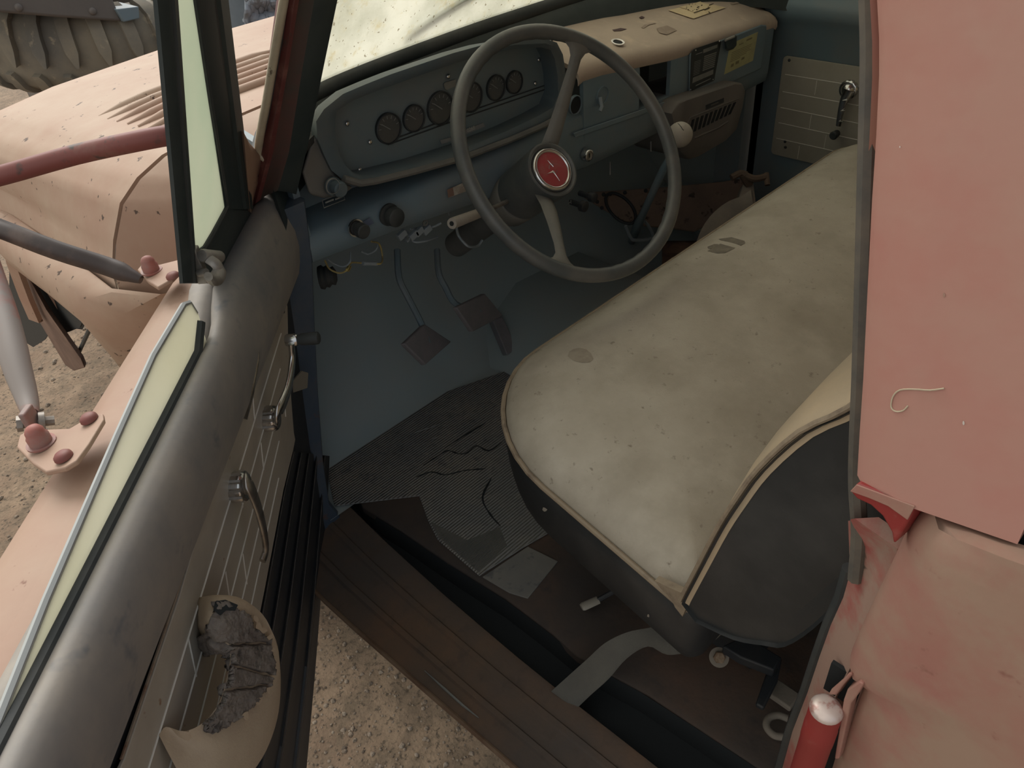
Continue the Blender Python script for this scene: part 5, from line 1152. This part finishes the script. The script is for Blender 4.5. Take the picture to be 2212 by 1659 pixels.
# ================================================================== RUSTY PARTS IN THE FAR FOOTWELL
rn = V((-.50, -.52, .69)).normalized()
tun = MB(); tun.solid([[V((x, y, z)) for x, z in ((1.02, .95), (1.10, 1.02), (1.25, 1.06), (1.5, 1.05), (1.62, .96))] for y in (1.52, 1.2, .85)], (0, 0, -.01)); tun.build('transmission_tunnel', 'foot', cab, smooth=60)
rp_ = thing('rusty_cover_plate', 'rust orange cover plate with a pressed oval leaning in the far footwell', 'cover plate', ony(1420, 520, 1.2))
pp = ony(1390, 450, 1.25)
def RP_(x, y, d=0): return onp(x, y, pp + rn * d, rn)
b = MB(); b.prism([RP_(x, y) for x, y in ((1246, 416), (1330, 411), (1430, 404), (1560, 392), (1606, 384), (1612, 420), (1560, 470), (1500, 500), (1440, 492), (1395, 488), (1350, 478), (1300, 450))], -rn * .008); b.build('sheet', 'rustcover', rp_, bevel=.003)
b = MB(); ov = [(1341 + 34 * math.cos(q) * .95 + 8 * math.sin(q) * .6, 450 + 30 * math.sin(q) + 14 * math.cos(q)) for q in [2 * math.pi * i / 28 for i in range(28)]]
b.tube([RP_(x, y, .002) for x, y in ov] + [RP_(*ov[0], .002)], .0045, 8, caps=False); b.build('oval_rim', 'inner', rp_, label='dark oval rim')
b = MB(); b.prism([RP_(1341 + (x - 1341) * .86, 450 + (y - 450) * .86, .004) for x, y in ov], -rn * .004); b.build('oval_dome', 'rustcover', rp_, bevel=.002)
for x, y in ((1304, 420), (1318, 419), (1350, 416), (1395, 412), (1290, 436), (1300, 449)):
    b = MB(); b.lathe(RP_(x, y, .0005), rn, [(0, .006), (.003, .005)], 10); b.build('bolt', 'inner', rp_)
cs = thing('rusty_casting', 'dusty brown curved iron casting resting behind the seat cushion', 'casting', ony(1560, 560, 1.0))
pc_ = ony(1580, 480, .93)
def CP(x, y, d=0): return onp(x, y, pc_ + rn * d, rn)
oa = crv([V((x, y, 0)) for x, y in ((1492, 590), (1499, 545), (1512, 502), (1535, 466), (1568, 438), (1600, 424), (1622, 410))], 4)
ia = crv([V((x, y, 0)) for x, y in ((1530, 590), (1536, 550), (1548, 520), (1566, 492), (1590, 470), (1612, 458), (1628, 450))], 4)
b = MB(); b.loft([[CP(o_.x, o_.y, .02), CP(lerp(o_.x, i_.x, .5), lerp(o_.y, i_.y, .5), .026), CP(i_.x, i_.y, .02), CP(i_.x, i_.y, -.05), CP(o_.x, o_.y, -.05)] for o_, i_ in zip(oa, ia)]); b.build('ring_band', 'rustgrey', cs, smooth=40)
b = MB(); b.prism([CP(x, y, .0) for x, y in ((1596, 425), (1606, 396), (1628, 392), (1634, 440), (1650, 478), (1626, 470), (1622, 448), (1604, 452))], -rn * .04); b.build('web', 'rustgrey', cs, bevel=.004)
b = MB(); b.tube(crv([CP(x, y, .02) for x, y in ((1580, 384), (1600, 374), (1612, 380), (1630, 386), (1654, 382))], 3), .009, 8); b.tube([CP(1655, 374, .02), CP(1658, 400, .02)], .007, 8); b.tube([CP(1606, 376, .02), CP(1618, 398, .0)], .012, 8); b.build('linkage', 'rust', cs, label='rusty linkage on top')
b = MB(); b.tube([CP(1545, 498, .02), CP(1562, 503, .03)], [.006, .010], 8); b.build('stud', 'rustgrey', cs)
b = MB(); b.tube(crv([ony(x, y, 1.12) for x, y in ((1352, 488), (1362, 512), (1372, 519), (1410, 514), (1402, 490), (1392, 478))], 3), .0045, 8); o = b.build('wire_loop', 'gwire'); tag(o, 'bent grey rod loop below the rusty cover plate', 'rod')
b = MB()
def lump(u, v): 
    x = 1430 + 78 * u; y = 520 + 52 * v; return onz(x, y, 1.03 + .03 * math.sin(math.pi * u) * math.sin(math.pi * min(1, v + .1)) + .012 * noise.noise(V((u * 4, v * 5, 7))))
b.grid(lump, 16, 12); o = b.build('brown_rag', 'leaf', smooth=40); mo = o.modifiers.new('s', 'SOLIDIFY'); mo.thickness = .006; tag(o, 'crumpled brown rag on the floor beside the iron casting', 'rag')
hk = thing('heater_control', 'small heater control knob marked H below the ignition lock', 'knob', ony(1232, 440, 1.0))
b = MB(); b.lathe(ony(1232, 436, 1.03), FY, [(0, .006), (.03, .006), (.031, .012), (.042, .0115), (.043, .009)], 18); b.build('knob_body', 'inner', hk)
text('letter', 'H', .013, 'faint', ony(1231, 438, .985), (1, 0, 0), (0, 0, 1), hk)
dk = thing('defrost_control', 'small unmarked control knob right of the H knob', 'knob', ony(1252, 418, 1.0))
b = MB(); b.lathe(ony(1252, 417, 1.03), FY, [(0, .006), (.03, .006), (.031, .011), (.042, .0105), (.043, .009)], 18); b.build('knob_body', 'inner', dk)
b = MB(); b.tube([ony(1318, 350, 1.06), ony(1318, 378, 1.05)], .0016, 6); b.tube([ony(1406, 306, 1.06), ony(1406, 328, 1.05)], .0016, 6); o = b.build('hanging_wires', 'faint'); tag(o, 'two short pale wires hanging from the dashboard edge', 'wires')
# ================================================================== WIRES UNDER THE DASH
def wire(name, m, lab, lines, r=.0016, y=1.07):
    o = thing(name, lab, 'wire', ony(lines[0][0][0], lines[0][0][1], y))
    for i, pts in enumerate(lines):
        b = MB(); b.tube(crv([ony(x, yy, y + .01 * math.sin(k * 1.7 + i)) for k, (x, yy) in enumerate(pts)], 4), r, 6); b.build('strand', m, o)
    return o
yw = wire('yellow_wire', 'ywire', 'yellow wire with an inline connector hanging in loops under the dash', [[(702, 563), (712, 581), (734, 590), (751, 582), (757, 568), (779, 568), (812, 570), (824, 568), (826, 553), (819, 527), (802, 522)], [(757, 570), (752, 576), (748, 582), (753, 585), (758, 576)]])
b = MB(); b.tube([ony(784, 569, 1.065), ony(814, 570, 1.065)], .0038, 10); b.build('connector', 'gwire', yw)
wire('grey_wire', 'gwire', 'thin grey wire looped beside the yellow wire', [[(708, 560), (722, 570), (742, 576), (756, 566), (757, 545)], [(780, 543), (795, 549), (812, 540), (816, 528)]], .0015)
wb_ = wire('wire_bundle', 'gwire', 'tangle of loose grey wires hanging under the middle of the dash', [[(887, 495), (910, 492), (935, 490), (953, 482)], [(878, 497), (876, 512), (880, 522), (886, 510), (880, 499)], [(884, 514), (897, 523), (922, 520), (945, 512)], [(950, 452), (960, 449), (968, 458), (970, 464)]], .0020)
for q in ((905, 500), (922, 496), (868, 507), (893, 508)):
    b = MB(); b.box(ony(q[0], q[1], 1.068), V((.009, 0, .003)), V((0, .004, 0)), V((-.002, 0, .006))); b.build('connector_block', 'gwire', wb_, bevel=.001)
b = MB(); b.lathe(ony(918, 481, 1.06), FY, [(0, .006), (.002, .006), (.002, .003), (0, .003)], 14, caps=False); b.build('ring_terminal', 'plate', wb_)
wire('cable_hook', 'gwire', 'grey cable curving into a hook below the turn signal stalk', [[(986, 492), (990, 508), (1000, 522), (1014, 533), (1032, 531), (1042, 519)]], .0028)
sp = thing('coil_boot', 'black ribbed rubber boot on the kick panel below the dash', 'boot', ony(694, 600, 1.12))
b = MB(); b.lathe(ony(690, 600, 1.12), (.8, -.6, 0), [(0, .02), (.006, .022), (.010, .018), (.015, .020), (.02, .015), (.026, .017), (.03, .010)], 20); b.build('bellows', 'black', sp)
tg = MB(); tg.prism([ony(*q, 1.02) for q in ((620, 838), (652, 802), (666, 806), (664, 838), (622, 852))], (0, .003, 0)); o = tg.build('paper_tag', mat('brown tag', L(.17, .155, .12), rough=.8), smooth=20); tag(o, 'tan tag behind the chrome window crank by the hinge post', 'tag')

# ================================================================== PASSENGER DOOR
pd = thing('passenger_door', 'closed passenger door with slate paint and grey beige trim card', 'door', (2.0, .6, .95))
XP = 1.99
b = MB(); b.solid([[V((x, y, z)) for x, z in ((XP + .03, 1.80), (XP - .02, 1.672), (XP - .035, 1.662), (XP - .038, 1.645), (XP - .03, 1.62), (XP, 1.60), (XP + .002, 1.2), (XP + .0, .95))] for y in (1.085, .8, .5, .13)], (.02, 0, 0)); b.build('inner_panel', 'teal', pd, smooth=60)
cpt = [onx(x, y, XP - .001) for x, y in ((1694, 121), (1700, 118))]
ytop, zt, zb_ = cpt[0].y, onx(1700, 119, XP).z, onx(1690, 336, XP).z
b = MB(); oc = rrect(.22, onx(1694, 126, XP).y, zb_, zt, [.012] * 4, 5); b.prism([V((XP - .002, y, z)) for y, z in oc], (-.004, 0, 0)); pcd = b.build('trim_card', mat('grey beige far card', L(.33, .31, .26), L(.29, .27, .22), 9, (.4, .65), None, rough=.5), pd, bevel=.001, label='grey beige card with pressed plank lines')
hh = (zt - zb_) / 6
for k in range(1, 6):
    z = zt - hh * k; b = MB(); b.tube([V((XP - .0062, y, z + .003 * math.sin(y * 3 + k))) for y in (.24, .5, .8, ytop - .012)], .0011, 6); b.build('plank_line', 'groove', pcd)
for k, y in ((0, .80), (1, .93), (2, .80), (3, .93), (4, .88), (5, .95), (1, .70), (3, .72)):
    b = MB(); b.tube([V((XP - .006, y, zt - hh * k - .004)), V((XP - .006, y, zt - hh * (k + 1) + .004))], .0008, 6); b.build('plank_joint', 'groove', pcd)
for x, y in ((1705, 130), (1696, 306), (1697, 318)): screw('screw', onx(x, y, XP - .006), (-1, 0, 0), .004, 'inner', pcd)
axp = V((-1, 0, 0)); c0 = onx(1836, 192, XP - .006)
arm = crv([onx(1834, 195, XP - .028), onx(1824, 215, XP - .030), onx(1817, 240, XP - .03), onx(1811, 272, XP - .03)], 5)
pk = lever(arm, [lerp(.013, .007, i / (len(arm) - 1)) for i in range(len(arm))], .004, axp, 'window_crank', pd, label='chrome window crank, arm hanging down')
crank_collar(c0, axp, .024, .014, 'collar', pk)
b = MB(); b.lathe(c0 + axp * .010, axp, [(0, .019), (.006, .017), (.012, .010), (.014, .0001)], 20); b.build('dome', 'chrome', pk)
b = MB()
for y in (217, 240, 263): b.tube([onx(1812 + (263 - y) * .18, y, XP - .036), onx(1822 + (263 - y) * .18, y - 1, XP - .036)], .0016, 6)
b.build('arm_bands', 'chrome', pk)
b = MB(); b.lathe(onx(1808, 288, XP - .03), axp, [(0, .009), (.02, .011), (.024, .008)], 16); b.build('knob', 'black', pk)
b = MB(); b.solid([[V((XP + .02 - .0 * z, y, 1.70)), V((XP - .07, y, 2.34))] for y in (1.02, .15)], (.004, 0, 0)); b.build('far_window', 'windshield', pd)

# ================================================================== COBWEB AND MARKS ON THE PILLAR PANEL
tp2 = bvh(bpy.data.objects['rear_pillar_panel'])
b = MB(); P = [hit(tp2, x, y, .0006) for x, y in ((2040, 838), (2010, 842), (1975, 840), (1945, 842), (1930, 856), (1926, 878), (1936, 888), (1952, 886), (1962, 876))]
b.tube(crv([p for p in P if p], 3), .0005, 5); o = b.build('thread', 'cream'); tag(o, 'curled pale thread stuck on the faded red pillar panel', 'thread')
for (x, y), s in (((1945, 317), 2.4), ((2082, 913), 5), ((2040, 637), 5)):
    patch('chip', [(x + s * .5 * math.cos(k), y + s * math.sin(k)) for k in range(6)], tp2, 'silver' if y != 637 else 'pinkdust', cab, .0005, None, 1)
